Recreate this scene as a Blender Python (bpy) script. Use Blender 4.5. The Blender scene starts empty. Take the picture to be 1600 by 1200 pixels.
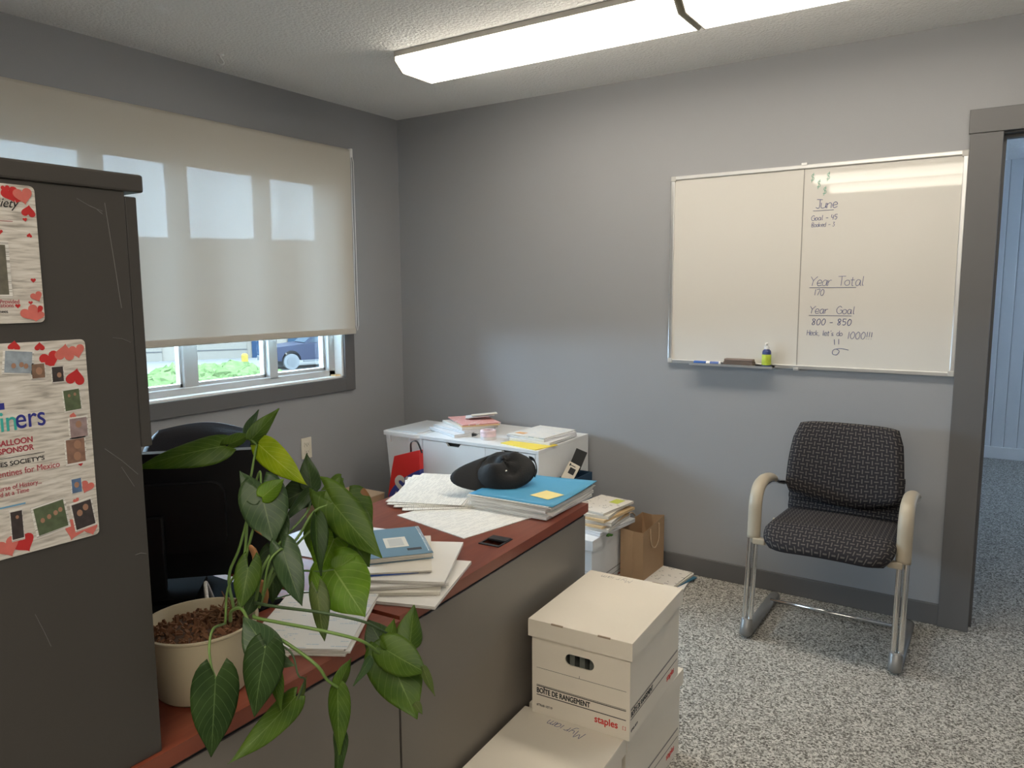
import bpy, bmesh, math, random
from mathutils import Vector, Matrix, Euler
random.seed(7)
C = bpy.context.scene.collection
SC = bpy.context.scene
# ------------------------------------------------------------------ camera
FPX, PITCH, ROLL, YAW = 1170.47, 0.124309, -0.0058006, 0.581515
CAM = Vector((3.13486, -3.526509, 1.420884))
FW = Vector((-math.sin(YAW)*math.cos(PITCH), math.cos(YAW)*math.cos(PITCH), -math.sin(PITCH)))
_r = Vector((math.cos(YAW), math.sin(YAW), 0)); _u = _r.cross(FW)
RT = _r*math.cos(ROLL)+_u*math.sin(ROLL); UP = -_r*math.sin(ROLL)+_u*math.cos(ROLL)
cd = bpy.data.cameras.new('camera'); cam = bpy.data.objects.new('camera', cd); C.objects.link(cam)
cd.sensor_width = 36; cd.sensor_fit = 'HORIZONTAL'; cd.lens = FPX/1600*36; cd.clip_start = .02; cd.clip_end = 300
cam.matrix_world = Matrix(((RT.x, UP.x, -FW.x, CAM.x), (RT.y, UP.y, -FW.y, CAM.y), (RT.z, UP.z, -FW.z, CAM.z), (0, 0, 0, 1)))
SC.camera = cam
# ------------------------------------------------------------------ world, sun, exposure
SC.view_settings.view_transform = 'Standard'; SC.view_settings.look = 'None'
SC.view_settings.gamma = 1; SC.view_settings.use_curve_mapping = False
SC.view_settings.exposure = 1.85
w = bpy.data.worlds.new('sky'); SC.world = w; w.use_nodes = True
bg = w.node_tree.nodes['Background']; bg.inputs[0].default_value = (.58, .78, 1, 1); bg.inputs[1].default_value = 14
sl = bpy.data.lights.new('sun', 'SUN'); sl.energy = .5; sl.angle = .05; sl.color = (1, .97, .92)
so = bpy.data.objects.new('sun', sl); C.objects.link(so); so.rotation_euler = (math.radians(42), 0, math.radians(60))
def area(name, loc, rot, sx, sy, e, col):
    l = bpy.data.lights.new(name, 'AREA'); l.shape = 'RECTANGLE'; l.size = sx; l.size_y = sy; l.energy = e; l.color = col
    o = bpy.data.objects.new(name, l); C.objects.link(o); o.location = loc; o.rotation_euler = rot; return o
# daylight entering the big window (portal); added lamp stands in for daylight in the next room
pa = area('window_portal', (-.16, -1.65, 1.5), (0, math.radians(-90), 0), 1.2, 2.3, 1, (1, 1, 1)); pa.data.cycles.is_portal = True
area('next_room_fill', (5.3, 2.6, 1.55), (0, math.radians(90), 0), 1.2, 1.4, 5.0, (.45, .68, 1))  # added fill lamp, bluish like daylight, out of view
LENS_E = 3.6
# ------------------------------------------------------------------ helpers
def ray(px, py):
    d = FW*FPX + RT*(px-800) + UP*(600-py); return d.normalized()
def onx(px, py, X): d = ray(px, py); return CAM + d*((X-CAM.x)/d.x)
def onz(px, py, Z): d = ray(px, py); return CAM + d*((Z-CAM.z)/d.z)
def dep(px, py, D): d = ray(px, py); return CAM + d*(D/d.dot(FW))

def new_mat(name):
    m = bpy.data.materials.new(name); m.use_nodes = True; nt = m.node_tree
    return m, nt, nt.nodes['Principled BSDF']
def N(nt, t, **k):
    n = nt.nodes.new(t)
    for a, b in k.items(): setattr(n, a, b)
    return n
def mat(name, col, rough=.6, metal=0., var=.06, scale=14., bump=0., bscale=None, spec=None, coat=0., detail=3):
    m, nt, b = new_mat(name)
    tc = N(nt, 'ShaderNodeTexCoord'); no = N(nt, 'ShaderNodeTexNoise'); no.inputs['Scale'].default_value = scale; no.inputs['Detail'].default_value = detail
    nt.links.new(tc.outputs['Object'], no.inputs['Vector'])
    mx = N(nt, 'ShaderNodeMix', data_type='RGBA')
    a = [max(0, c*(1-var)) for c in col]; d = [min(1, c*(1+var)) for c in col]
    mx.inputs[6].default_value = (*a, 1); mx.inputs[7].default_value = (*d, 1)
    nt.links.new(no.outputs['Fac'], mx.inputs[0]); nt.links.new(mx.outputs[2], b.inputs['Base Color'])
    b.inputs['Roughness'].default_value = rough; b.inputs['Metallic'].default_value = metal
    if spec is not None: b.inputs['Specular IOR Level'].default_value = spec
    if coat: b.inputs['Coat Weight'].default_value = coat; b.inputs['Coat Roughness'].default_value = .15
    if bump:
        n2 = N(nt, 'ShaderNodeTexNoise'); n2.inputs['Scale'].default_value = bscale or scale*4; n2.inputs['Detail'].default_value = 4
        nt.links.new(tc.outputs['Object'], n2.inputs['Vector'])
        bp = N(nt, 'ShaderNodeBump'); bp.inputs['Strength'].default_value = bump; bp.inputs['Distance'].default_value = .004
        nt.links.new(n2.outputs['Fac'], bp.inputs['Height']); nt.links.new(bp.outputs[0], b.inputs['Normal'])
    return m
def ramp(nt, src, stops, interp='LINEAR'):
    r = N(nt, 'ShaderNodeValToRGB'); cr = r.color_ramp; cr.interpolation = interp
    while len(cr.elements) < len(stops): cr.elements.new(.5)
    for e, (p, c) in zip(cr.elements, stops): e.position = p; e.color = (*c, 1)
    nt.links.new(src, r.inputs[0]); return r.outputs[0]
def math_(nt, op, a, b=None, c=None):
    n = N(nt, 'ShaderNodeMath', operation=op)
    for i, v in enumerate((a, b, c)):
        if v is None: continue
        if isinstance(v, (int, float)): n.inputs[i].default_value = v
        else: nt.links.new(v, n.inputs[i])
    return n.outputs[0]

def link(name, bm, m, parent=None, smooth=False, loc=None, rot=None, autos=False):
    me = bpy.data.meshes.new(name)
    bmesh.ops.recalc_face_normals(bm, faces=bm.faces[:]) if not getattr(bm, '_keep', False) else None
    if smooth:
        for f in bm.faces: f.smooth = True
    if autos:
        for e in bm.edges:
            if len(e.link_faces) == 2 and e.calc_face_angle(0) > .6: e.smooth = False
        for f in bm.faces: f.smooth = True
    bm.to_mesh(me); bm.free()
    ms = m if isinstance(m, (list, tuple)) else [m]
    for x in ms: me.materials.append(x)
    o = bpy.data.objects.new(name, me); C.objects.link(o)
    if parent is not None: o.parent = parent
    if loc is not None: o.location = loc
    if rot is not None: o.rotation_euler = rot
    return o
def B(): return bmesh.new()
def bx(bm, x0, x1, y0, y1, z0, z1, bev=0, seg=2, mi=0):
    r = bmesh.ops.create_cube(bm, size=1)
    vs = r['verts']
    for v in vs:
        v.co = Vector(((x0+x1)/2+v.co.x*(x1-x0), (y0+y1)/2+v.co.y*(y1-y0), (z0+z1)/2+v.co.z*(z1-z0)))
    fs = {f for v in vs for f in v.link_faces}
    if mi:
        for f in fs: f.material_index = mi
    if bev:
        es = list({e for v in vs for e in v.link_edges})
        bmesh.ops.bevel(bm, geom=es, offset=bev, segments=seg, affect='EDGES', profile=.5)
    return bm
def box(*a, **k): return bx(B(), *a, **k)
def tube(bm, pts, r, n=8, closed=False, cap=True, flat=None, mi=0):
    pts = [Vector(p) for p in pts]; m = len(pts)
    rad = r if isinstance(r, (list, tuple)) else [r]*m
    rings = []; up = None
    for i in range(m):
        if closed: t = pts[(i+1) % m]-pts[i-1]
        else: t = (pts[min(i+1, m-1)]-pts[max(i-1, 0)])
        t.normalize()
        if up is None:
            up = Vector((0, 0, 1)) if abs(t.z) < .9 else Vector((0, 1, 0))
        up = (up - t*up.dot(t)); up = up.normalized() if up.length > 1e-6 else t.orthogonal().normalized()
        s = t.cross(up)
        ring = []
        for k in range(n):
            a = 2*math.pi*k/n
            fa, fb = (1, 1) if flat is None else flat
            ring.append(bm.verts.new(pts[i]+(s*math.cos(a)*fa+up*math.sin(a)*fb)*rad[i]))
        rings.append(ring)
    L = m if closed else m-1
    for i in range(L):
        a, b = rings[i], rings[(i+1) % m]
        for k in range(n):
            f = bm.faces.new((a[k], a[(k+1) % n], b[(k+1) % n], b[k])); f.material_index = mi
    if cap and not closed:
        bm.faces.new(rings[0][::-1]).material_index = mi; bm.faces.new(rings[-1]).material_index = mi
    return bm
def smoothpts(pts, k=6):
    pts = [Vector(p) for p in pts]; out = []
    P = [2*pts[0]-pts[1]]+pts+[2*pts[-1]-pts[-2]]
    for i in range(1, len(P)-2):
        for j in range(k):
            t = j/k; a, b, c, d = P[i-1], P[i], P[i+1], P[i+2]
            out.append(.5*((2*b)+(-a+c)*t+(2*a-5*b+4*c-d)*t*t+(-a+3*b-3*c+d)*t*t*t))
    out.append(pts[-1]); return out
def lathe(bm, prof, n=32, cx=0, cy=0, close=False):
    rings = []
    for r, z in prof:
        rings.append([bm.verts.new((cx+r*math.cos(2*math.pi*k/n), cy+r*math.sin(2*math.pi*k/n), z)) for k in range(n)])
    for a, b in zip(rings, rings[1:]):
        for k in range(n): bm.faces.new((a[k], a[(k+1) % n], b[(k+1) % n], b[k]))
    return bm
def capring(bm, r, z, n=32, cx=0, cy=0):
    bm.faces.new([bm.verts.new((cx+r*math.cos(2*math.pi*k/n), cy+r*math.sin(2*math.pi*k/n), z)) for k in range(n)])
def prism(bm, poly, axis, a, b, mi=0):
    def mk(p, h):
        if axis == 'z': return (p[0], p[1], h)
        if axis == 'y': return (p[0], h, p[1])
        return (h, p[0], p[1])
    v0 = [bm.verts.new(mk(p, a)) for p in poly]; v1 = [bm.verts.new(mk(p, b)) for p in poly]
    n = len(poly)
    fs = [bm.faces.new(v0[::-1]), bm.faces.new(v1)]
    for i in range(n): fs.append(bm.faces.new((v0[i], v0[(i+1) % n], v1[(i+1) % n], v1[i])))
    for f in fs: f.material_index = mi
    return bm
def plate(bm, outer, holes, axis, a, b):
    """flat plate with holes, between heights a and b along axis"""
    def mk(p, h):
        if axis == 'z': return (p[0], p[1], h)
        if axis == 'y': return (p[0], h, p[1])
        return (h, p[0], p[1])
    es = []
    for lp in [outer]+holes:
        vs = [bm.verts.new(mk(p, a)) for p in lp]
        es += [bm.edges.new((vs[i], vs[(i+1) % len(vs)])) for i in range(len(vs))]
    r = bmesh.ops.triangle_fill(bm, use_beauty=True, edges=es)
    fs = [g for g in r['geom'] if isinstance(g, bmesh.types.BMFace)]
    e = bmesh.ops.extrude_face_region(bm, geom=fs)
    d = Vector(mk((0, 0), b))-Vector(mk((0, 0), a))
    bmesh.ops.translate(bm, vec=d, verts=[g for g in e['geom'] if isinstance(g, bmesh.types.BMVert)])
    return bm
def empty(name, loc=(0, 0, 0), rz=0, rot=None):
    o = bpy.data.objects.new(name, None); C.objects.link(o); o.location = loc
    o.rotation_euler = rot if rot else (0, 0, rz); o.empty_display_size = .05; return o
def tag(o, label, cat, group=None, kind=None):
    if label: o['label'] = label
    if cat: o['category'] = cat
    if group: o['group'] = group
    if kind: o['kind'] = kind
    return o
def struct(o): o['kind'] = 'structure'; return o
def copy_thing(o, parent=None):
    c = o.copy(); C.objects.link(c); c.parent = parent
    for ch in list(o.children): copy_thing(ch, c)
    return c
def lettering(s, size, loc, rot, m, parent, align='LEFT', bold=0., name='lettering', ext=.0003, xs=1., shear=0):
    cu = bpy.data.curves.new('t', 'FONT'); cu.body = s; cu.size = size; cu.align_x = align; cu.extrude = ext; cu.shear = shear
    t = bpy.data.objects.new('t', cu); C.objects.link(t)
    bpy.context.view_layer.update()
    me = bpy.data.meshes.new_from_object(t.evaluated_get(bpy.context.evaluated_depsgraph_get()))
    bpy.data.objects.remove(t); bpy.data.curves.remove(cu)
    for v in me.vertices: v.co.x *= xs
    if bold:
        # thicken the strokes with slightly shifted copies
        fb = bmesh.new(); fb.from_mesh(me); src = fb.verts[:]+fb.edges[:]+fb.faces[:]
        for q, (dx, dy) in enumerate(((bold, 0), (-bold, 0), (0, bold), (0, -bold))):
            d_ = bmesh.ops.duplicate(fb, geom=src); bmesh.ops.translate(fb, vec=(dx, dy, .00002*(q+1)), verts=[g for g in d_['geom'] if isinstance(g, bmesh.types.BMVert)])
        fb.to_mesh(me); fb.free()
    me.materials.clear(); me.materials.append(m); me.name = name
    o = bpy.data.objects.new(name, me); C.objects.link(o); o.parent = parent; o.location = loc; o.rotation_euler = rot
    return o
R90 = math.pi/2
FACE_Y = (R90, 0, 0); FACE_X = (R90, 0, R90)
# ------------------------------------------------------------------ materials
M = {}
def wallpaint(name, col, rough=.55, bump=.12, bs=220):
    return mat(name, col, rough, var=.025, scale=1.5, bump=bump, bscale=bs)
M['wall'] = wallpaint('grey_wall_paint', (.316, .322, .336))
M['trim'] = mat('dark_grey_trim_paint', (.125, .124, .126), .45, var=.04, scale=6)
M['white_wall'] = mat('white_paint', (.80, .80, .80), .5, var=.02)
# ceiling: sprayed popcorn texture
m, nt, b = new_mat('popcorn_ceiling'); b.inputs['Base Color'].default_value = (.90, .895, .88, 1); b.inputs['Roughness'].default_value = .9
tc = N(nt, 'ShaderNodeTexCoord'); n1 = N(nt, 'ShaderNodeTexNoise'); n1.inputs['Scale'].default_value = 95; n1.inputs['Detail'].default_value = 5; n1.inputs['Roughness'].default_value = .6
v1 = N(nt, 'ShaderNodeTexVoronoi'); v1.inputs['Scale'].default_value = 75
nt.links.new(tc.outputs['Object'], n1.inputs['Vector']); nt.links.new(tc.outputs['Object'], v1.inputs['Vector'])
h = math_(nt, 'ADD', math_(nt, 'MULTIPLY', n1.outputs['Fac'], 1.3), math_(nt, 'MULTIPLY', v1.outputs['Distance'], -.7))
bp = N(nt, 'ShaderNodeBump'); bp.inputs['Strength'].default_value = .6; bp.inputs['Distance'].default_value = .008
nt.links.new(h, bp.inputs['Height']); nt.links.new(bp.outputs[0], b.inputs['Normal']); M['ceiling'] = m
# carpet: speckled grey loop pile
m, nt, b = new_mat('speckled_grey_carpet'); b.inputs['Roughness'].default_value = .95; b.inputs['Specular IOR Level'].default_value = .1
tc = N(nt, 'ShaderNodeTexCoord'); v1 = N(nt, 'ShaderNodeTexVoronoi'); v1.inputs['Scale'].default_value = 190
n1 = N(nt, 'ShaderNodeTexNoise'); n1.inputs['Scale'].default_value = 120; n1.inputs['Detail'].default_value = 3; n1.inputs['Roughness'].default_value = .7
for n_ in (v1, n1): nt.links.new(tc.outputs['Object'], n_.inputs['Vector'])
sp = N(nt, 'ShaderNodeSeparateColor'); nt.links.new(v1.outputs['Color'], sp.inputs[0])
mixv = math_(nt, 'ADD', math_(nt, 'MULTIPLY', sp.outputs[0], .5), math_(nt, 'MULTIPLY', n1.outputs['Fac'], .5))
col = ramp(nt, mixv, [(.20, (.07, .062, .052)), (.40, (.24, .225, .20)), (.55, (.44, .42, .38)), (.8, (.70, .67, .61))])
nt.links.new(col, b.inputs['Base Color'])
bp = N(nt, 'ShaderNodeBump'); bp.inputs['Strength'].default_value = .9; bp.inputs['Distance'].default_value = .006
nt.links.new(mixv, bp.inputs['Height']); nt.links.new(bp.outputs[0], b.inputs['Normal']); M['carpet'] = m
# cherry laminate
def woodmat(name, a, d, rough=.28):
    m, nt, b = new_mat(name); tc = N(nt, 'ShaderNodeTexCoord'); mp = N(nt, 'ShaderNodeMapping'); mp.inputs['Scale'].default_value = (22, 2.2, 6)
    nt.links.new(tc.outputs['Object'], mp.inputs[0])
    n1 = N(nt, 'ShaderNodeTexNoise'); n1.inputs['Scale'].default_value = 1.6; n1.inputs['Detail'].default_value = 6; n1.inputs['Distortion'].default_value = .6
    nt.links.new(mp.outputs[0], n1.inputs['Vector'])
    c = ramp(nt, n1.outputs['Fac'], [(.3, a), (.7, d)]); nt.links.new(c, b.inputs['Base Color']); b.inputs['Roughness'].default_value = rough
    return m
M['cherry'] = woodmat('cherry_laminate', (.165, .035, .018), (.245, .064, .034))
M['panel'] = mat('dark_grey_laminate', (.19, .168, .145), .38, var=.05, scale=3)
M['gap'] = mat('gap_black', (.012, .012, .012), .7)  # near-black that paints shade in gaps and recesses; also plinths and slots
M['hutch'] = mat('charcoal_laminate', (.060, .054, .048), .42, var=.05, scale=4, bump=.04, bscale=60)
M['scratch'] = mat('pale_scratch', (.16, .155, .15), .6)
M['cream'] = mat('cream_card', (.75, .69, .59), .75, var=.05, scale=5, bump=.05, bscale=80)
M['cream_dark'] = mat('worn_card_edge', (.33, .25, .18), .8, var=.2)
M['cool_card'] = mat('white_card', (.74, .75, .77), .75, var=.03)
M['ink'] = mat('black_ink', (.02, .02, .022), .6)
M['blueink'] = mat('blue_pen_ink', (.05, .07, .22), .6)
M['redink'] = mat('red_ink', (.62, .04, .03), .6)
M['greenink'] = mat('green_marker_ink', (.12, .38, .27), .6)
M['chrome'] = mat('chrome', (.78, .78, .78), .12, metal=1, var=.03)
M['steel'] = mat('brushed_aluminium', (.72, .72, .72), .35, metal=.9, var=.04)
M['white_plastic'] = mat('white_plastic', (.82, .82, .82), .35, var=.02)
M['vinyl'] = mat('pale_vinyl_frame', (.42, .41, .40), .35, var=.03)
M['cream_plastic'] = mat('cream_plastic', (.74, .69, .58), .4, var=.03)
M['black'] = mat('black_plastic', (.012, .012, .014), .35, var=.1)
M['mesh_black'] = mat('black_mesh_fabric', (.012, .013, .02), .55, bump=.5, bscale=400)
M['arm'] = mat('beige_grey_armrest', (.44, .38, .29), .42, var=.05)
M['runner'] = mat('grey_painted_steel', (.22, .215, .21), .38, metal=.3)
M['kraft'] = mat('kraft_paper', (.40, .26, .15), .7, var=.08, scale=9, bump=.1, bscale=60)
M['kraft_light'] = mat('kraft_paper_pale', (.50, .36, .24), .7, var=.06)
M['kraft_in'] = mat('kraft_paper_inside', (.36, .24, .14), .8, var=.06)
M['cabinet_white'] = mat('white_foil_cabinet', (.80, .81, .82), .35, var=.015)
M['navy'] = mat('navy_felt', (.010, .04, .085), .7)
M['cap'] = mat('black_cotton', (.012, .012, .013), .85, var=.2, bump=.3, bscale=300)
M['folder'] = mat('light_blue_folder', (.075, .34, .56), .5, var=.04)
M['folder2'] = mat('royal_blue_folder', (.03, .10, .42), .45)
M['note'] = mat('yellow_sticky_note', (.86, .72, .30), .7)
M['yellow'] = mat('yellow_envelope', (.86, .68, .10), .65)
M['manila'] = mat('manila_card', (.66, .47, .26), .7)
M['pinkpaper'] = mat('pink_paper', (.78, .38, .38), .7, var=.1)
M['teal_note'] = mat('slate_blue_cover', (.12, .23, .31), .5)
M['tape'] = mat('pink_print_tape', (.80, .60, .62), .4, var=.25, scale=60)
M['pot'] = mat('cream_glazed_pot', (.45, .385, .265), .45, var=.06, scale=5)
M['soil'] = mat('bark_soil', (.07, .038, .024), .9, var=.7, scale=90, bump=1, bscale=120)
M['bark'] = mat('bark_chip', (.16, .070, .032), .85, var=.8, scale=45)
M['stem'] = mat('green_stem', (.13, .22, .05), .5, var=.2)
M['stem_dark'] = mat('dark_green_stem', (.04, .075, .025), .5, var=.2)
M['dryleaf'] = mat('dry_brown_leaf', (.36, .17, .07), .8, var=.4, scale=40)
# papers
def edged(nt, b, colour):
    """thin sheet lines on the cut sides of a wad"""
    tc = N(nt, 'ShaderNodeTexCoord'); sn = N(nt, 'ShaderNodeSeparateXYZ'); nt.links.new(tc.outputs['Normal'], sn.inputs[0])
    sp_ = N(nt, 'ShaderNodeSeparateXYZ'); nt.links.new(tc.outputs['Object'], sp_.inputs[0])
    sd_ = math_(nt, 'LESS_THAN', math_(nt, 'ABSOLUTE', sn.outputs[2]), .5)
    cb_ = N(nt, 'ShaderNodeCombineXYZ'); nt.links.new(math_(nt, 'MULTIPLY', sp_.outputs[2], 700), cb_.inputs[2]); nt.links.new(math_(nt, 'MULTIPLY', math_(nt, 'ADD', sp_.outputs[0], sp_.outputs[1]), 6), cb_.inputs[0])
    n_ = N(nt, 'ShaderNodeTexNoise'); n_.inputs['Scale'].default_value = 1; nt.links.new(cb_.outputs[0], n_.inputs['Vector'])
    ln = ramp(nt, n_.outputs['Fac'], [(.38, (.42, .40, .38)), (.52, (1, 1, 1))])
    mm = N(nt, 'ShaderNodeMix', data_type='RGBA', blend_type='MULTIPLY'); nt.links.new(sd_, mm.inputs[0]); nt.links.new(colour, mm.inputs[6]); nt.links.new(ln, mm.inputs[7])
    nt.links.new(mm.outputs[2], b.inputs['Base Color'])
def paper(name, col=(.80, .78, .74), lines=0, dens=.5, ink=(.35, .35, .36), rowh=.006, colw=.03, axis=0):
    m, nt, b = new_mat(name); b.inputs['Roughness'].default_value = .75; b.inputs['Specular IOR Level'].default_value = .25
    tc = N(nt, 'ShaderNodeTexCoord'); s = N(nt, 'ShaderNodeSeparateXYZ'); nt.links.new(tc.outputs['Object'], s.inputs[0])
    X, Y = (s.outputs[0], s.outputs[1]) if axis == 0 else (s.outputs[1], s.outputs[0])
    if not lines:
        no = N(nt, 'ShaderNodeTexNoise'); no.inputs['Scale'].default_value = 6; nt.links.new(tc.outputs['Object'], no.inputs['Vector'])
        c = ramp(nt, no.outputs['Fac'], [(.3, tuple(x*.95 for x in col)), (.7, col)]); edged(nt, b, c); return m
    row = math_(nt, 'FRACT', math_(nt, 'DIVIDE', Y, rowh)); inrow = math_(nt, 'LESS_THAN', row, .42)
    ri = math_(nt, 'FLOOR', math_(nt, 'DIVIDE', Y, rowh))
    cb = N(nt, 'ShaderNodeCombineXYZ'); nt.links.new(math_(nt, 'MULTIPLY', X, 1/colw*1.), cb.inputs[0]); nt.links.new(math_(nt, 'MULTIPLY', ri, 7.3), cb.inputs[1])
    no = N(nt, 'ShaderNodeTexNoise'); no.inputs['Scale'].default_value = 1.; no.inputs['Detail'].default_value = 2; nt.links.new(cb.outputs[0], no.inputs['Vector'])
    blk = math_(nt, 'GREATER_THAN', no.outputs['Fac'], 1-dens)
    cb2 = N(nt, 'ShaderNodeCombineXYZ'); nt.links.new(math_(nt, 'MULTIPLY', X, 420), cb2.inputs[0]); nt.links.new(ri, cb2.inputs[1])
    n2 = N(nt, 'ShaderNodeTexNoise'); n2.inputs['Scale'].default_value = 1.; nt.links.new(cb2.outputs[0], n2.inputs['Vector'])
    wd = math_(nt, 'GREATER_THAN', n2.outputs['Fac'], .45)
    f = math_(nt, 'MULTIPLY', math_(nt, 'MULTIPLY', inrow, blk), wd)
    mx = N(nt, 'ShaderNodeMix', data_type='RGBA'); mx.inputs[6].default_value = (*col, 1); mx.inputs[7].default_value = (*ink, 1)
    nt.links.new(f, mx.inputs[0]); edged(nt, b, mx.outputs[2]); return m
M['paper'] = paper('white_paper'); M['paper_warm'] = paper('ivory_paper', (.74, .70, .62)); M['paper_cool'] = paper('cool_white_paper', (.80, .81, .84))
M['print'] = paper('printed_table_paper', (.80, .78, .73), 1, .52, (.60, .585, .56), .0065, .05, 1)
M['print2'] = paper('printed_letter_paper', (.78, .77, .75), 1, .42, (.50, .58, .66), .007, .05)
M['print3'] = paper('printed_leaflet_paper', (.76, .72, .66), 1, .4, (.25, .22, .22), .014, .03)
M['printpink'] = paper('printed_pink_paper', (.78, .40, .38), 1, .45, (.85, .8, .8), .012, .04)
# ------------------------------------------------------------------ room shell
H = 2.44
DX0, DX1, DZ = 3.084, 3.95, 2.01        # doorway
struct(link('floor', box(-.14, 6.2, -5.3, 4.0, -.12, 0), M['carpet']))
struct(link('ceiling', box(-.14, 6.2, -5.3, 4.0, H, H+.12), M['ceiling']))
WY0, WY1, WZ0, WZ1 = -2.80, -.505, .934, 2.08   # window opening
bm = B(); bx(bm, -.14, 0, -5.3, WY0, 0, H); bx(bm, -.14, 0, WY1, .12, 0, H); bx(bm, -.14, 0, WY0, WY1, 0, WZ0); bx(bm, -.14, 0, WY0, WY1, WZ1, H)
struct(link('wall_left', bm, M['wall']))
bm = B(); bx(bm, 0, DX0-.02, 0, .12, 0, H); bx(bm, DX1+.02, 4.2, 0, .12, 0, H); bx(bm, DX0-.02, DX1+.02, 0, .12, DZ+.02, H)
struct(link('wall_back', bm, M['wall']))
struct(link('wall_right', box(4.2, 4.32, -5.3, .12, 0, H), M['wall']))
struct(link('wall_front', box(0, 4.2, -5.3, -5.18, 0, H), M['wall']))
# next room, white beadboard
m, nt, b = new_mat('white_beadboard'); tc = N(nt, 'ShaderNodeTexCoord'); s = N(nt, 'ShaderNodeSeparateXYZ'); nt.links.new(tc.outputs['Object'], s.inputs[0])
fr = math_(nt, 'FRACT', math_(nt, 'DIVIDE', math_(nt, 'ADD', s.outputs[0], s.outputs[1]), .092)); ed = math_(nt, 'ABSOLUTE', math_(nt, 'SUBTRACT', fr, .5))
gr = ramp(nt, ed, [(.0, (.30, .30, .30)), (.05, (.72, .73, .74))]); nt.links.new(gr, b.inputs['Base Color']); b.inputs['Roughness'].default_value = .5
bp = N(nt, 'ShaderNodeBump'); bp.inputs['Strength'].default_value = .6; bp.inputs['Distance'].default_value = .004; hh = math_(nt, 'MINIMUM', math_(nt, 'MULTIPLY', ed, 14), 1.); nt.links.new(hh, bp.inputs['Height']); nt.links.new(bp.outputs[0], b.inputs['Normal'])
M['bead'] = m
struct(link('wall_next_room_far', box(1.2, 6.2, 3.85, 4.0, 0, H), M['bead']))
struct(link('wall_next_room_left', box(1.2, 1.32, .12, 3.85, 0, H), M['white_wall']))
bm = B(); bx(bm, 5.4, 5.52, .12, 2.5, 0, H); bx(bm, 5.4, 5.52, 2.8, 3.85, 0, H); bx(bm, 5.4, 5.52, 2.5, 2.8, 0, 1.3); bx(bm, 5.4, 5.52, 2.5, 2.8, 1.7, H)  # unseen opening added and sized for the sky light it lets in
struct(link('wall_next_room_right', bm, M['white_wall']))
struct(link('wall_next_room_near', box(4.32, 5.4, .0, .12, 0, H), M['white_wall']))
struct(link('baseboard_next_room', box(1.32, 5.4, 3.83, 3.85, 0, .10, .003), M['white_wall']))
# baseboards
struct(link('baseboard_back', box(0, 2.98, -.014, 0, 0, .092, .003), M['trim']))
struct(link('baseboard_back', box(4.05, 4.2, -.014, 0, 0, .092, .003), M['trim']))
struct(link('baseboard_left', box(0, .014, -5.18, -.014, 0, .092, .003), M['trim']))
struct(link('baseboard_right', box(4.186, 4.2, -5.18, -.014, 0, .092, .003), M['trim']))
# doorway casing
bm = B(); bx(bm, 2.975, DX0+.002, -.022, 0, 0, DZ+.005, .002)
struct(link('trim_1', bm, M['trim']))
struct(link('trim_2', box(2.970, DX1+.1, -.024, 0, DZ+.006, 2.106, .002), M['trim']))
struct(link('trim_3', box(DX1-.002, DX1+.1, -.022, 0, 0, DZ+.005, .002), M['trim']))
d1 = struct(empty('door_1', (DX0, 0, 0)))
j = B(); bx(j, -.02, 0, 0, .12, 0, DZ); bx(j, DX1-DX0, DX1-DX0+.02, 0, .12, 0, DZ); bx(j, -.02, DX1-DX0+.02, 0, .12, DZ, DZ+.02)
link('door_frame', j, M['trim'], d1)
j = B(); bx(j, 0, .012, .045, .085, 0, DZ); bx(j, DX1-DX0-.012, DX1-DX0, .045, .085, 0, DZ); bx(j, .012, DX1-DX0-.012, .045, .085, DZ-.012, DZ)
link('door_stop', j, M['trim'], d1)
link('strike_plate', box(0, .002, .012, .040, .90, .985, .0005), M['chrome'], d1)
# ------------------------------------------------------------------ window
wn = struct(empty('window_1', (0, 0, 0)))
bm = B(); bx(bm, -.12, .0, WY0-.0, WY0+.012, WZ0, WZ1); bx(bm, -.12, .0, WY1-.012, WY1, WZ0, WZ1); bx(bm, -.12, .0, WY0, WY1, WZ0-.0, WZ0+.010); bx(bm, -.12, .0, WY0, WY1, WZ1-.012, WZ1)
link('window_reveal', bm, M['white_wall'], wn)
fr0, fr1 = -.135, -.055
y0, y1, z0, z1 = WY0+.012, WY1-.012, WZ0+.010, WZ1-.012
bm = B(); bx(bm, fr0, fr1, y0, y1, z0, z0+.032, .003); bx(bm, fr0, fr1, y0, y1, z1-.045, z1, .003); bx(bm, fr0, fr1, y0, y0+.05, z0, z1, .003); bx(bm, fr0, fr1, y1-.045, y1, z0, z1, .003)
bx(bm, -.10, -.09, y0+.04, y1-.04, z0+.032, z0+.040, .001)
link('window_frame', bm, M['vinyl'], wn)
for a_, b_, x_ in ((-1.835, -1.765, -.10), (-1.45, -1.375, -.10), (-.972, -.918, -.085)):
    link('mullion', box(x_-.03, x_+.03, a_, b_, z0+.02, z1-.03, .003), M['vinyl'], wn)
for a_, b_ in ((y0+.05, -1.835), (-1.765, -1.45), (-1.375, -.972), (-.918, y1-.045)):
    s = B(); t_ = .018; xx = -.118
    bx(s, xx, xx+.03, a_, b_, z0+.03, z0+.03+t_); bx(s, xx, xx+.03, a_, b_, z1-.045-t_, z1-.045); bx(s, xx, xx+.03, a_, a_+t_*.6, z0+.03, z1-.045); bx(s, xx, xx+.03, b_-t_*.6, b_, z0+.03, z1-.045)
    link('sash', s, M['vinyl'], wn)
m, nt, b = new_mat('clear_glass'); nt.nodes.remove(b); out = nt.nodes['Material Output']
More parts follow.
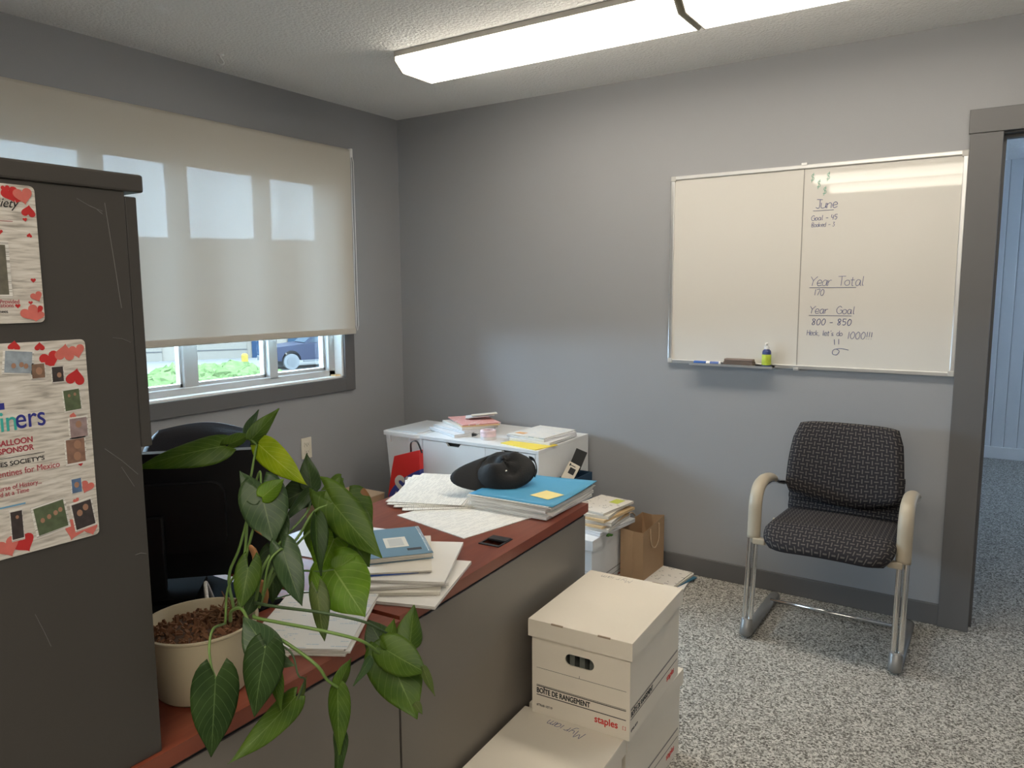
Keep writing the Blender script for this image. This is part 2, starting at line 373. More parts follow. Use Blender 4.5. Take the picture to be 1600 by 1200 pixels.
tr = N(nt, 'ShaderNodeBsdfTransparent'); tr.inputs[0].default_value = (.93, .97, .97, 1); gl = N(nt, 'ShaderNodeBsdfGlossy'); gl.inputs['Roughness'].default_value = .02
mx = N(nt, 'ShaderNodeMixShader'); fz = N(nt, 'ShaderNodeFresnel'); fz.inputs[0].default_value = 1.45; nt.links.new(fz.outputs[0], mx.inputs[0]); nt.links.new(tr.outputs[0], mx.inputs[1]); nt.links.new(gl.outputs[0], mx.inputs[2]); nt.links.new(mx.outputs[0], out.inputs[0])
M['glass'] = m
for a_, b_ in ((y0+.055, -1.84), (-1.76, -1.455), (-1.37, -.977), (-.913, y1-.05)):
    link('pane', box(-.108, -.104, a_+.004, b_-.004, z0+.046, z1-.06), M['glass'], wn)
link('corner_shim', box(-.05, -.012, WY1-.05, WY1-.013, z0+.0, z0+.008), M['manila'], wn)
TW = .075
bm = B(); bx(bm, 0, .018, WY1, WY1+TW, WZ0-TW, WZ1+TW, .002); bx(bm, 0, .018, WY0-TW, WY0, WZ0-TW, WZ1+TW, .002); bx(bm, 0, .0181, WY0, WY1, WZ0-TW, WZ0, .002); bx(bm, 0, .0181, WY0, WY1, WZ1, WZ1+TW, .002)
struct(link('trim_window', bm, M['trim']))
# roller blind
m, nt, b = new_mat('sheer_roller_blind_weave'); nt.nodes.remove(b); out = nt.nodes['Material Output']
tc = N(nt, 'ShaderNodeTexCoord'); mp = N(nt, 'ShaderNodeMapping'); mp.inputs['Scale'].default_value = (1, 60, 900); nt.links.new(tc.outputs['Object'], mp.inputs[0])
n1 = N(nt, 'ShaderNodeTexNoise'); n1.inputs['Scale'].default_value = 1.; nt.links.new(mp.outputs[0], n1.inputs['Vector'])
mp2 = N(nt, 'ShaderNodeMapping'); mp2.inputs['Scale'].default_value = (1, 900, 60); nt.links.new(tc.outputs['Object'], mp2.inputs[0])
n2 = N(nt, 'ShaderNodeTexNoise'); n2.inputs['Scale'].default_value = 1.; nt.links.new(mp2.outputs[0], n2.inputs['Vector'])
wv = math_(nt, 'MULTIPLY', math_(nt, 'ADD', n1.outputs['Fac'], n2.outputs['Fac']), .5)
df = N(nt, 'ShaderNodeBsdfDiffuse'); df.inputs[0].default_value = (.55, .52, .46, 1)
tl = N(nt, 'ShaderNodeBsdfTranslucent'); tl.inputs[0].default_value = (.60, .56, .50, 1)
trn = N(nt, 'ShaderNodeBsdfTransparent')
m1 = N(nt, 'ShaderNodeMixShader'); m1.inputs[0].default_value = .04; nt.links.new(df.outputs[0], m1.inputs[1]); nt.links.new(tl.outputs[0], m1.inputs[2])
m2 = N(nt, 'ShaderNodeMixShader'); nt.links.new(math_(nt, 'MULTIPLY_ADD', wv, .010, .0022), m2.inputs[0]); nt.links.new(m1.outputs[0], m2.inputs[1]); nt.links.new(trn.outputs[0], m2.inputs[2])
nt.links.new(m2.outputs[0], out.inputs[0]); M['blind'] = m
rb = tag(empty('roller_blind', (.05, -1.68, 2.2)), 'cream sheer roller blind lowered over the window', 'roller blind')
BY0, BY1 = -1.22, 1.225
bm = B(); tube(bm, [(0-.012, BY0, -.022), (-.012, BY1, -.022)], .019, 20); link('roller', bm, M['white_plastic'], rb, True)
bm = B(); g = [(-.012-.022*math.sin(a), -.022+.022*math.cos(a)) for a in [math.radians(x) for x in (20, -10, -40, -70, -90)]]
g = g+[(.010, -.06), (.010, -1.0)]
pr = [(BY0+.006, ), (BY1-.006, )]
r0 = [bm.verts.new((x, BY0+.006, z)) for x, z in g]; r1 = [bm.verts.new((x, BY1-.006, z)) for x, z in g]
for i in range(len(g)-1): bm.faces.new((r0[i], r0[i+1], r1[i+1], r1[i]))
link('blind_fabric', bm, M['blind'], rb)
link('hem_bar', box(.003, .017, BY0+.006, BY1-.006, -1.018, -.985, .004), mat('cream_hem_fabric', (.50, .47, .42), .7, bump=.2, bscale=300), rb)
link('end_bracket', box(-.032, .012, BY1, BY1+.014, -.045, .002, .003), M['white_plastic'], rb)
bm = B(); ch = [(0, BY1+.006, -.02)]+[(.003, BY1+.008+.002*math.sin(i*.8), -.02-.05*i) for i in range(1, 20)]+[(.004, BY1+.018, -1.0), (.006, BY1+.025, -.97)]+[(.012, BY1+.017, -.97+.05*i) for i in range(1, 19)]+[(.005, BY1+.009, -.02)]
tube(bm, ch, .0016, 6); link('bead_chain', bm, M['white_plastic'], rb, True)
# ------------------------------------------------------------------ ceiling lights
m, nt, b = new_mat('lit_prismatic_lens'); tc = N(nt, 'ShaderNodeTexCoord'); s = N(nt, 'ShaderNodeSeparateXYZ'); nt.links.new(tc.outputs['Object'], s.inputs[0])
# two tubes glow through the ribbed lens
y_ = s.outputs[1]
def bump_at(c): return math_(nt, 'POWER', math_(nt, 'MAXIMUM', math_(nt, 'SUBTRACT', 1, math_(nt, 'MULTIPLY', math_(nt, 'ABSOLUTE', math_(nt, 'SUBTRACT', y_, c)), 11)), 0), 1.4)
g_ = math_(nt, 'ADD', bump_at(-.07), bump_at(.07))
rib = math_(nt, 'MULTIPLY_ADD', math_(nt, 'SINE', math_(nt, 'MULTIPLY', s.outputs[0], 900)), .06, 1)
st = math_(nt, 'MULTIPLY', math_(nt, 'MULTIPLY_ADD', g_, .55, .62), rib)
b.inputs['Base Color'].default_value = (.8, .78, .7, 1); b.inputs['Emission Color'].default_value = (1, .91, .77, 1); nt.links.new(math_(nt, 'MULTIPLY', st, LENS_E), b.inputs['Emission Strength'])
M['lens'] = m
def fixture(x, label, y=-.84):
    t = tag(empty('ceiling_light', (x, y, H)), label, 'ceiling light', None)
    L = 1.262
    bm = B(); bx(bm, 0, L, -.150, .150, -.022, 0, .002); link('housing', bm, mat('cream_enamel', (.55, .52, .47), .5), t)
    prof = [(-.147, -.022), (-.147, -.038), (-.130, -.052), (-.098, -.078), (.098, -.078), (.130, -.052), (.147, -.038), (.147, -.022)]
    bm = B(); prism(bm, prof, 'x', .006, L-.006); link('diffuser', bm, M['lens'], t)
    for a in (0, L-.006):
        bm = B(); prism(bm, [(p[0]*1.01, p[1]*1.02) for p in prof], 'x', a, a+.006); link('end_cap', bm, M['cream_plastic'], t)
    return t
fixture(.870, 'long ribbed fluorescent ceiling light nearer the window corner')
fixture(2.150, 'long ribbed fluorescent ceiling light further right, cut by the picture top')
fixture(1.620, 'fluorescent ceiling light behind the viewer, left of its pair', -3.8)
fixture(2.885, 'fluorescent ceiling light behind the viewer, right of its pair', -3.8)
fixture(1.620, 'rearmost fluorescent ceiling light on the window side', -4.55)
fixture(2.885, 'rearmost fluorescent ceiling light on the doorway side', -4.55)
bm = B(); tube(bm, smoothpts([(0, 0, 0), (0, 0, -.012), (-.003, .012, -.02), (0, .016, -.034), (0, 0, -.042), (0, -.016, -.036), (0, -.019, -.026)], 5), .0035, 8)
lathe(bm, [(.016, 0), (.016, -.003), (.004, -.006)], 16)
tag(link('ceiling_hook', bm, M['white_plastic'], None, True, loc=(.226, -1.382, H)), 'small white plant hook screwed into the ceiling', 'hook')
# outlet
t = tag(empty('wall_outlet', (0, -.80, .577)), 'cream double wall outlet below the window trim', 'outlet')
link('cover_plate', box(0, .006, -.035, .035, -.057, .057, .002), M['cream_plastic'], t)
for zc in (-.02, .02):
    s_ = link('socket', box(.006, .009, -.017, .017, zc-.014, zc+.014, .003), M['cream_plastic'], t)
    bm = B(); bx(bm, .009, .0095, -.008, -.006, zc-.004, zc+.006); bx(bm, .009, .0095, .006, .008, zc-.004, zc+.006); bx(bm, .009, .0095, -.002, .002, zc-.010, zc-.006); link('slot', bm, M['gap'], s_)
# ------------------------------------------------------------------ whiteboard
BX0, BX1, BZ0, BZ1 = 1.752, 2.976, 1.062, 1.957
wb = tag(empty('whiteboard', (BX0, 0, BZ0)), 'large aluminium framed whiteboard with pen writing on its right half', 'whiteboard')
W_, H_ = BX1-BX0, BZ1-BZ0
wbm = mat('glossy_white_enamel', (.66, .64, .60), .03, var=.01, scale=2)
sx = .609
link('board_panel', box(.012, sx-.001, -.014, -.002, .012, H_-.012), wbm, wb)
link('board_panel', box(sx+.001, W_-.012, -.014, -.002, .012, H_-.012), wbm, wb)
bm = B(); fw_ = .018
bx(bm, 0, W_, -.022, 0, 0, fw_, .003); bx(bm, 0, W_, -.022, 0, H_-fw_, H_, .003); bx(bm, 0, fw_, -.022, 0, fw_, H_-fw_, .003); bx(bm, W_-fw_, W_, -.022, 0, fw_, H_-fw_, .003)
link('board_frame', bm, M['steel'], wb)
for cx in (0, W_-.024):
    for cz in (0, H_-.024): link('corner_cap', box(cx, cx+.024, -.024, 0, cz, cz+.024, .003), mat('grey_plastic', (.5, .49, .47), .5), wb)
link('joint_clip', box(sx-.012, sx+.012, -.025, -.001, H_-.004, H_+.008, .002), M['steel'], wb); link('joint_clip', box(sx-.012, sx+.012, -.026, -.001, -.006, .006, .002), M['steel'], wb)
link('joint_strip', box(sx-.0018, sx+.0018, -.0156, -.013, .018, H_-.018), mat('grey_joint', (.30, .29, .27), .5), wb)
bm = B(); tx0, tx1 = 1.880-BX0, 2.268-BX0
prism(bm, [(-.070, .000), (-.070, .010), (-.067, .010), (-.067, .003), (-.022, .003), (-.022, .012), (-.019, .012), (-.019, -.0005)], 'x', tx0, tx1)
link('pen_tray', bm, M['steel'], wb)
# single-stroke handwriting
G = {
 'J': [[(.1,1),(.7,1)],[(.45,1),(.45,.2),(.3,0),(.05,.15)]], 'u': [[(0,.6),(0,.15),(.2,0),(.45,.15),(.5,.6)],[(.5,.3),(.55,0)]],
 'n': [[(0,.6),(.02,0)],[(.02,.4),(.25,.6),(.45,.5),(.45,0)]], 'e': [[(.02,.3),(.45,.35),(.4,.58),(.2,.6),(0,.35),(.1,.03),(.3,0),(.5,.12)]],
 'G': [[(.6,.85),(.35,1),(.05,.75),(0,.35),(.25,0),(.6,.1),(.65,.45),(.4,.45)]], 'o': [[(.25,.6),(.02,.4),(.05,.1),(.28,0),(.48,.2),(.45,.5),(.25,.6)]],
 'a': [[(.45,.55),(.2,.6),(0,.35),(.1,.02),(.35,.1),(.45,.55),(.45,.1),(.55,0)]], 'l': [[(.15,1),(.12,.1),(.25,0)]], '-': [[(.05,.4),(.5,.42)]],
 '4': [[(.1,1),(.05,.5),(.5,.5)],[(.42,.9),(.4,0)]], '5': [[(.55,1),(.1,1),(.1,.6),(.4,.6),(.5,.3),(.3,0),(.05,.1)]], 'B': [[(0,0),(.05,1),(.4,.95),(.4,.6),(.08,.52),(.5,.4),(.45,.05),(0,0)]],
 'k': [[(0,1),(0,0)],[(.4,.55),(.02,.3),(.42,0)]], 'd': [[(.45,.55),(.2,.6),(0,.3),(.2,0),(.45,.15)],[(.47,1),(.45,0)]], '3': [[(.05,.95),(.4,.95),(.2,.55),(.45,.35),(.3,0),(.02,.08)]],
 'Y': [[(0,1),(.3,.55)],[(.7,1),(.3,.55),(.2,0)]], 'r': [[(0,.6),(.03,0)],[(.03,.35),(.2,.58),(.38,.55)]], 'T': [[(0,1),(.75,1)],[(.38,1),(.36,0)]], 't': [[(.2,.9),(.2,.1),(.35,0)],[(.02,.6),(.4,.62)]],
 '1': [[(.2,1),(.15,0)]], '7': [[(.02,.95),(.5,1),(.2,0)]], '0': [[(.28,1),(.02,.6),(.1,.08),(.35,0),(.55,.4),(.5,.85),(.28,1)]], '8': [[(.5,.85),(.25,1),(.08,.8),(.45,.35),(.3,0),(.05,.2),(.45,.7),(.5,.85)]],
 'H': [[(0,1),(0,0)],[(.5,1),(.5,0)],[(0,.5),(.5,.52)]], 'c': [[(.42,.5),(.2,.6),(.0,.3),(.15,0),(.42,.1)]], ',': [[(.1,.08),(.02,-.15)]], "'": [[(.1,1),(.08,.8)]],
 's': [[(.4,.55),(.15,.55),(.12,.35),(.38,.2),(.3,0),(.02,.05)]], '!': [[(.1,1),(.08,.3)],[(.07,.06),(.07,0)]], 'M': [[(0,0),(.1,1),(.35,.35),(.6,1),(.75,0)]], 'y': [[(0,.6),(.1,.25),(.35,.25)],[(.45,.6),(.3,-.2),(.02,-.3)]],
 'i': [[(.1,.6),(.1,0)],[(.1,.85),(.1,.9)]], 'm': [[(0,.6),(.02,0)],[(.02,.4),(.2,.6),(.3,.4),(.3,0)],[(.3,.4),(.5,.6),(.62,.4),(.62,0)]],
 '$': [[(.4,.8),(.15,.85),(.08,.6),(.4,.4),(.35,.12),(.02,.15)],[(.3,1.1),(.15,-.15)]], 'I': [[(.1,1),(.1,0)]], ' ': []}
def handwriting(s, h, loc, rot, m, parent, w=.0011, sp=.62, slant=.08):
    bm = B(); x = 0; rnd = random.Random(hash(s) % 1000 if False else len(s)*13)
    for c in s:
        wid = {' ': .45, '!': .3, "'": .2, ',': .25, 'l': .32, '1': .4, 'i': .3, 'I': .3, 'M': .9, 'm': .78, 'T': .7, 'Y': .7, 'G': .75}.get(c, sp)
        for st_ in G.get(c, []):
            pts = [Vector(((x+p[0]+slant*p[1])*h, (p[1]+rnd.uniform(-.03, .03))*h, .0006)) for p in st_]
            if len(pts) > 2: pts = smoothpts(pts, 4)
            tube(bm, pts, w, 5, flat=(1, .35))
        x += wid
    o = link('handwriting', bm, m, parent); o.location = loc; o.rotation_euler = rot; return o
def wbw(s, h, X, Z, m, **k): return handwriting(s, h, (X-BX0, -.0143, Z-BZ0), FACE_Y, m, wb, **k)
I = M['blueink']
for i, (X, Z) in enumerate(((2.388, 1.885), (2.415, 1.855), (2.452, 1.885), (2.440, 1.825))): wbw('$', .032, X, Z, M['greenink'])
wbw('June', .038, 2.412, 1.766, I, w=.0013); wbw('Goal - 45', .021, 2.398, 1.716, I); wbw('Booked - 3', .018, 2.400, 1.688, I, w=.0009, sp=.55)
wbw('Year Total', .040, 2.405, 1.433, I, sp=.55); wbw('170', .026, 2.422, 1.392, I)
wbw('Year  Goal', .032, 2.408, 1.312, I, sp=.62); wbw('800 - 850', .027, 2.418, 1.262, I, sp=.75, w=.0014)
wbw("Heck, let's do", .022, 2.400, 1.216, I, sp=.56, w=.001); wbw('1000!!!', .030, 2.566, 1.205, I, sp=.70)
bm = B(); tube(bm, smoothpts([(.06, .0, 0), (.03, .006, 0), (0, .0, 0), (-.005, -.018, 0), (.012, -.022, 0), (.022, -.006, 0), (.012, .002, 0)], 4), .0012, 5); tube(bm, [(.0, .045, 0), (.002, .022, 0)], .0012, 5); tube(bm, [(.018, .047, 0), (.019, .024, 0)], .0012, 5)
link('smiley_drawing', bm, I, wb, loc=(2.515-BX0, -.0146, 1.155-BZ0), rot=FACE_Y)
bm = B()
for x0_, x1_, z_ in ((2.404, 2.488, 1.757), (2.402, 2.592, 1.425), (2.405, 2.580, 1.303)): tube(bm, [(x0_-BX0, -.0149, z_-BZ0), (x1_-BX0, -.0149, z_-BZ0)], .0009, 5)
link('underline', bm, I, wb)
# tray contents
TZ = BZ0+.003
def vcyl(bm, prof, n=20): lathe(bm, prof, n); return bm
t = tag(empty('dry_erase_marker', (1.895, -.045, TZ+.0085)), 'blue capped dry erase marker lying on the pen tray', 'marker')
bm = B(); tube(bm, [(.0, 0, 0), (.002, 0, 0), (.060, 0, 0), (.062, 0, 0)], [.006, .0085, .0085, .007], 14); link('cap', bm, mat('blue_marker_cap', (.03, .12, .42), .35), t, autos=True)
bm = B(); tube(bm, [(.060, 0, 0), (.072, 0, 0), (.125, 0, 0), (.130, 0, 0)], [.0075, .008, .008, .006], 14); link('barrel', bm, M['white_plastic'], t, autos=True)
bm = B(); tube(bm, [(.080, 0, 0), (.122, 0, 0)], .0083, 14); link('label_band', bm, mat('blue_marker_print', (.10, .16, .40), .5), t, autos=True)
t = tag(empty('board_eraser', (2.043, -.066, TZ)), 'brown felt board eraser lying on the pen tray', 'eraser')
link('felt_pad', box(0, .138, .0, .044, .0, .022, .003), mat('brown_felt', (.13, .10, .085), .95, bump=.6, bscale=400), t)
link('grip', box(.002, .136, .003, .041, .022, .034, .004), mat('brown_grip', (.20, .15, .13), .7), t)
t = tag(empty('spray_bottle', (2.236, -.046, TZ)), 'small board cleaner spray bottle standing on the pen tray', 'bottle')
bm = B(); lathe(bm, [(.001, 0), (.018, 0), (.0195, .004), (.0195, .070), (.017, .078), (.010, .084)], 24); link('bottle_body', bm, mat('navy_bottle', (.03, .05, .20), .35), t, autos=True)
bm = B(); lathe(bm, [(.0198, .012), (.0202, .014), (.0202, .058), (.0198, .060)], 24); link('label', bm, mat('yellow_green_label', (.50, .62, .06), .5, var=.5, scale=45), t, True)
bm = B(); lathe(bm, [(.010, .082), (.012, .084), (.012, .096), (.008, .098), (.007, .112), (.001, .114)], 20); bx(bm, -.004, .004, -.020, .004, .102, .112, .002); link('spray_head', bm, M['white_plastic'], t, autos=True)
# ------------------------------------------------------------------ visitor chair
m, nt, b = new_mat('charcoal_hashed_fabric'); b.inputs['Roughness'].default_value = .9; b.inputs['Specular IOR Level'].default_value = .15
uv = N(nt, 'ShaderNodeUVMap'); s = N(nt, 'ShaderNodeSeparateXYZ'); nt.links.new(uv.outputs[0], s.inputs[0])
U = math_(nt, 'DIVIDE', s.outputs[0], .018); V = math_(nt, 'DIVIDE', s.outputs[1], .018)
ck = math_(nt, 'MODULO', math_(nt, 'ADD', math_(nt, 'FLOOR', U), math_(nt, 'FLOOR', V)), 2.)
fu = math_(nt, 'ABSOLUTE', math_(nt, 'SUBTRACT', math_(nt, 'FRACT', U), .5)); fv = math_(nt, 'ABSOLUTE', math_(nt, 'SUBTRACT', math_(nt, 'FRACT', V), .5))
h1 = math_(nt, 'MULTIPLY', math_(nt, 'LESS_THAN', fu, .13), math_(nt, 'LESS_THAN', fv, .47)); h2 = math_(nt, 'MULTIPLY', math_(nt, 'LESS_THAN', fv, .13), math_(nt, 'LESS_THAN', fu, .47))
pt_ = math_(nt, 'ADD', math_(nt, 'MULTIPLY', ck, h1), math_(nt, 'MULTIPLY', math_(nt, 'SUBTRACT', 1, ck), h2))
no = N(nt, 'ShaderNodeTexNoise'); no.inputs['Scale'].default_value = 500; tc = N(nt, 'ShaderNodeTexCoord'); nt.links.new(tc.outputs['Object'], no.inputs['Vector'])
mx = N(nt, 'ShaderNodeMix', data_type='RGBA'); mx.inputs[6].default_value = (.028, .026, .030, 1); mx.inputs[7].default_value = (.115, .105, .098, 1)
nt.links.new(math_(nt, 'MULTIPLY', pt_, math_(nt, 'MULTIPLY_ADD', no.outputs['Fac'], .9, .5)), mx.inputs[0]); nt.links.new(mx.outputs[2], b.inputs['Base Color']); M['hash'] = m
def cushion(name, f, nu, nv, W, L, m, parent, thick):
    """closed padded sheet: f(u,v)-> (point, normal) in 0..1, thickness profile rounded at the rim"""
    bm = B(); uvl = bm.loops.layers.uv.new('UVMap'); top = {}; bot = {}
    for i in range(nu+1):
        for j_ in range(nv+1):
            u, v = i/nu, j_/nv; p, n_ = f(u, v)
            e = min(1, min(u, 1-u)*W/.035, min(v, 1-v)*L/.035); th = thick*(.18+.82*math.sqrt(max(0, 1-(1-e)**2)))
            top[i, j_] = bm.verts.new(p+n_*th/2); bot[i, j_] = bm.verts.new(p-n_*th/2)
    def face(q, idx):
        fc = bm.faces.new(q)
        for lp, (i, j_) in zip(fc.loops, idx): lp[uvl].uv = (i/nu*W, j_/nv*L)
    for i in range(nu):
        for j_ in range(nv):
            idx = [(i, j_), (i+1, j_), (i+1, j_+1), (i, j_+1)]
            face([top[k] for k in idx], idx); face([bot[k] for k in idx[::-1]], idx[::-1])
    for i in range(nu):
        for j_ in (0, nv): idx = [(i, j_), (i+1, j_)]; face([top[idx[0]], top[idx[1]], bot[idx[1]], bot[idx[0]]], [idx[0], idx[1], idx[1], idx[0]])
    for j_ in range(nv):
        for i in (0, nu): idx = [(i, j_), (i, j_+1)]; face([top[idx[0]], top[idx[1]], bot[idx[1]], bot[idx[0]]], [idx[0], idx[1], idx[1], idx[0]])
    return link(name, bm, m, parent, True)
vc = tag(empty('visitor_chair', (2.60, -.33, 0), 0), 'charcoal patterned cantilever chair with chrome frame and beige armrests', 'chair')
def seatf(u, v):
    ru, rv = (u-.5)*2, (v-.5)*2; ru2 = ru*math.sqrt(1-.5*rv**8*.55) ; rv2 = rv*math.sqrt(1-.5*ru**8*.40)
    a = (rv2+1)/2; x = ru2/2*(.485-.02*a)+.012
    y = -.275+.47*a; z = .462-.018*a-.060*max(0, .25-a)**1.2/.25**1.2+.008*math.cos((u-.5)*math.pi)
    return Vector((x, y, z)), Vector((0, -.9*max(0, .2-a)/.2, 1)).normalized()
cushion('seat', seatf, 24, 24, .50, .50, M['hash'], vc, .058)
def backf(u, v):
    c = math.cos((u-.5)*math.pi); wd = (.455-.05*v**2) if v > .12 else .455-.25*(.12-v)
    x = (u-.5)*wd*(1-.06*max(0, v-.8)/.2)+.015; z = .560+.298*v-.045*c*(1-v)**2-.010*(abs(u-.5)*2)**6*v; y = .085+.085*v+.022*c-.03*math.sin(v*2.6)
    return Vector((x, y, z)), Vector((0, -1, .18)).normalized()
cushion('backrest', backf, 24, 20, .45, .32, M['hash'], vc, .052)
def lowf(u, v):
    x = (u-.5)*.45+.012; z = .450+.20*v; y = .150+.02*v+.004*math.sin(v*30)*1.2
    return Vector((x, y, z)), Vector((0, -1, .1)).normalized()
cushion('lumbar_fabric', lowf, 16, 40, .46, .26, M['hash'], vc, .024)
for sgn in (-1, 1):
    X = sgn*.275
    for dx in (-.011, .013):
        bm = B(); pts = smoothpts([(X+dx*sgn, -.215, .035), (X+dx*sgn, -.190, .20), (X+dx*sgn, -.160, .40), (X+dx*sgn, -.150, .52), (X+dx*sgn, -.130, .578), (X+dx*sgn, -.07, .606), (X+dx*sgn, .04, .600), (X+dx*sgn, .12, .585), (X*.88+.012, .155, .575)], 6)
        tube(bm, pts, .0105, 12); link('frame_tube', bm, M['chrome'], vc, True)
    bm = B(); pts = smoothpts([(X, -.160, .405), (X, -.154, .48), (X, -.146, .555), (X, -.108, .606), (X, -.03, .622), (X, .06, .612), (X, .11, .596)], 6)
    tube(bm, pts, [.026]+[.027]*(len(pts)-2)+[.020], 16, flat=(1, .75)); link('armrest', bm, M['arm'], vc, True)
    bm = B(); pts = smoothpts([(X, -.215, .075), (X, -.235, .035), (X, -.225, .018), (X, -.15, .017), (X, .10, .017), (X, .235, .017)], 6)
    tube(bm, pts, .0235, 14, flat=(1, .68)); link('runner', bm, M['runner'], vc, True)
    link('seat_bracket', box(min(X, X-sgn*.05), max(X, X-sgn*.05), -.182, -.152, .385, .410, .004), M['arm'], vc)
bm = B(); tube(bm, [(-.27, .14, .030), (.27, .14, .030)], .0085, 12); link('cross_bar', bm, M['chrome'], vc, True)
bm = B(); tube(bm, [(-.27, -.165, .395), (.27, -.165, .395)], .010, 12); tube(bm, [(-.27, .13, .405), (.27, .13, .405)], .010, 12); link('seat_support', bm, M['arm'], vc, True)
# ------------------------------------------------------------------ desks
def rect(x0, x1, y0, y1): return [(x0, y0), (x1, y0), (x1, y1), (x0, y1)]
dk = tag(empty('desk', (2.106, -2.398, 0), math.radians(3.27)), 'cherry topped desk with grey side holding the cap and spreadsheets', 'desk')
bm = B(); plate(bm, rect(-.61, 0, 0, .965), [rect(-.098, -.040, .47, .535)], 'z', .712, .740)
link('desktop', bm, M['cherry'], dk)
link('shadow_strip', box(-.595, -.012, .010, .955, .700, .712), M['gap'], dk)  # black strip paints the shadow gap below the desktop
link('front_panel', box(-.030, -.008, .006, .960, .012, .700, .001), M['panel'], dk)
link('end_panel', box(-.60, -.031, .940, .960, .012, .700, .001), M['panel'], dk)
link('end_panel', box(-.60, -.031, .006, .026, .012, .700, .001), M['panel'], dk)
link('plinth', box(-.59, -.035, .03, .935, 0, .060), M['gap'], dk)
for k in range(2):
    d_ = link('drawer', box(-.612, -.20, .50, .935, .07+.31*k, .37+.31*k, .002), M['panel'], dk)
    link('handle', box(-.628, -.612, .66, .78, .30+.31*k, .312+.31*k, .003), M['steel'], d_)
bm = B(); plate(bm, rect(-.100, -.036, .465, .540), [rect(-.095, -.041, .475, .505)], 'z', .740, .7425)
bx(bm, -.097, -.039, .506, .537, .7425, .745, .001)
link('cable_grommet', bm, M['black'], dk)
nd = tag(empty('corner_desk', (2.122, -2.412, 0), math.radians(.6)), 'cherry topped corner desk holding the potted plant and hutch', 'desk')
poly = [(0, 0), (-.72, -.043), (-.72, -.29), (-.92, -.49), (-1.5, -.49), (-1.5, -1.12), (0, -1.12)]
bm = B(); prism(bm, poly, 'z', .712, .740); link('desktop', bm, M['cherry'], nd)
bm = B(); prism(bm, [(-.012, -.012), (-.70, -.055), (-.70, -.29), (-.92, -.50), (-1.49, -.50), (-1.49, -1.11), (-.012, -1.11)], 'z', .700, .712); link('shadow_strip', bm, M['gap'], nd)  # shadow under the corner top, put in as a black layer
link('front_panel', box(-.030, -.008, -1.115, -.004, .012, .700, .001), M['panel'], nd)
link('end_panel', box(-.70, -.031, -.070, -.050, .012, .700, .001), M['panel'], nd)
link('end_panel', box(-1.49, -1.47, -1.10, -.52, .012, .700, .001), M['panel'], nd)
link('back_panel', box(-1.46, -.031, -1.115, -1.09, .012, .700, .001), M['panel'], nd)
link('plinth', box(-.69, -.035, -1.08, -.03, 0, .04), M['gap'], nd)
# hutch
ht = tag(empty('hutch', (2.12, -2.942, .740)), 'tall charcoal desk hutch with two heart posters on its side', 'hutch')
HH = .818
HD = .40; HL = 1.15
bm = B(); bx(bm, -.022, 0, -HD, 0, 0, HH, .0015); link('side_panel', bm, M['hutch'], ht)
link('side_panel', box(-HL, -HL+.022, -HD, 0, 0, HH, .0015), M['hutch'], ht)
link('top_panel', box(-HL-.005, .004, -HD-.005, .026, HH, HH+.024, .003), M['hutch'], ht)
link('shelf', box(-HL+.023, -.023, -HD+.02, -.002, .465, .487, .001), M['hutch'], ht)
link('back_panel', box(-HL+.023, -.023, -HD, -HD+.015, .0, HH, .001), M['hutch'], ht)
for k in range(2):
    link('door', box(-HL/2*(k+1)+.002, -HL/2*k-.002, .001, .018, .462, HH-.006, .002), M['hutch'], ht)
bm = B()
for (a, c) in [((205, 385), (260, 405)), ((268, 640), (320, 672)), ((120, 310), (160, 330)), ((198, 395), (206, 396)), ((190, 730), (210, 760)), ((55, 960), (80, 1010))]:
    p, q = onx(*a, 2.1203)-Vector((2.12, -2.942, .74)), onx(*c, 2.1203)-Vector((2.12, -2.942, .74))
    if p.y > -.001 or q.y > -.001: continue
    tube(bm, [p, (p+q)/2+Vector((0, .001, -.002)), q], .00035, 4)
for y_a, z_a, y_b, z_b in ((-.052, .47, -.008, .425), (-.030, .62, -.005, .612), (-.05, .795, -.032, .785), (-.02, .31, -.004, .307), (-.028, .80, -.015, .66)):
    tube(bm, [(.0002, y_a, z_a), (.0002, (y_a+y_b)/2, (z_a+z_b)/2+.002), (.0002, y_b, z_b)], .0004, 4)
link('scratch_marks', bm, M['scratch'], ht)
# posters on the hutch side
m, nt, b = new_mat('brushed_pale_print'); tc = N(nt, 'ShaderNodeTexCoord'); mp = N(nt, 'ShaderNodeMapping'); mp.inputs['Scale'].default_value = (1, 28, 260); nt.links.new(tc.outputs['Object'], mp.inputs[0])
no = N(nt, 'ShaderNodeTexNoise'); no.inputs['Scale'].default_value = 1; no.inputs['Detail'].default_value = 4; no.inputs['Distortion'].default_value = .4; nt.links.new(mp.outputs[0], no.inputs['Vector'])
c = ramp(nt, no.outputs['Fac'], [(.3, (.36, .33, .29)), (.5, (.62, .58, .52)), (.7, (.74, .71, .66))]); nt.links.new(c, b.inputs['Base Color']); b.inputs['Roughness'].default_value = .35; M['poster'] = m
M['heart'] = mat('red_heart_print', (.52, .03, .03), .4, var=.2); M['heart2'] = mat('coral_heart_print', (.62, .16, .13), .4, var=.25, scale=60)
PX_ = 2.1225
def P2(px, py): v = onx(px, py, PX_); return v.y, v.z
def heart(bm, y, z, s, a=0, x=0):
    pts = []
    for k in range(28):
        t_ = 2*math.pi*k/28; hx = 16*math.sin(t_)**3; hz = 13*math.cos(t_)-5*math.cos(2*t_)-2*math.cos(3*t_)-math.cos(4*t_)
        hx *= s/32; hz *= s/32; pts.append((y+hx*math.cos(a)-hz*math.sin(a), z+hx*math.sin(a)+hz*math.cos(a)))
    prism(bm, pts, 'x', x, x+.0003)
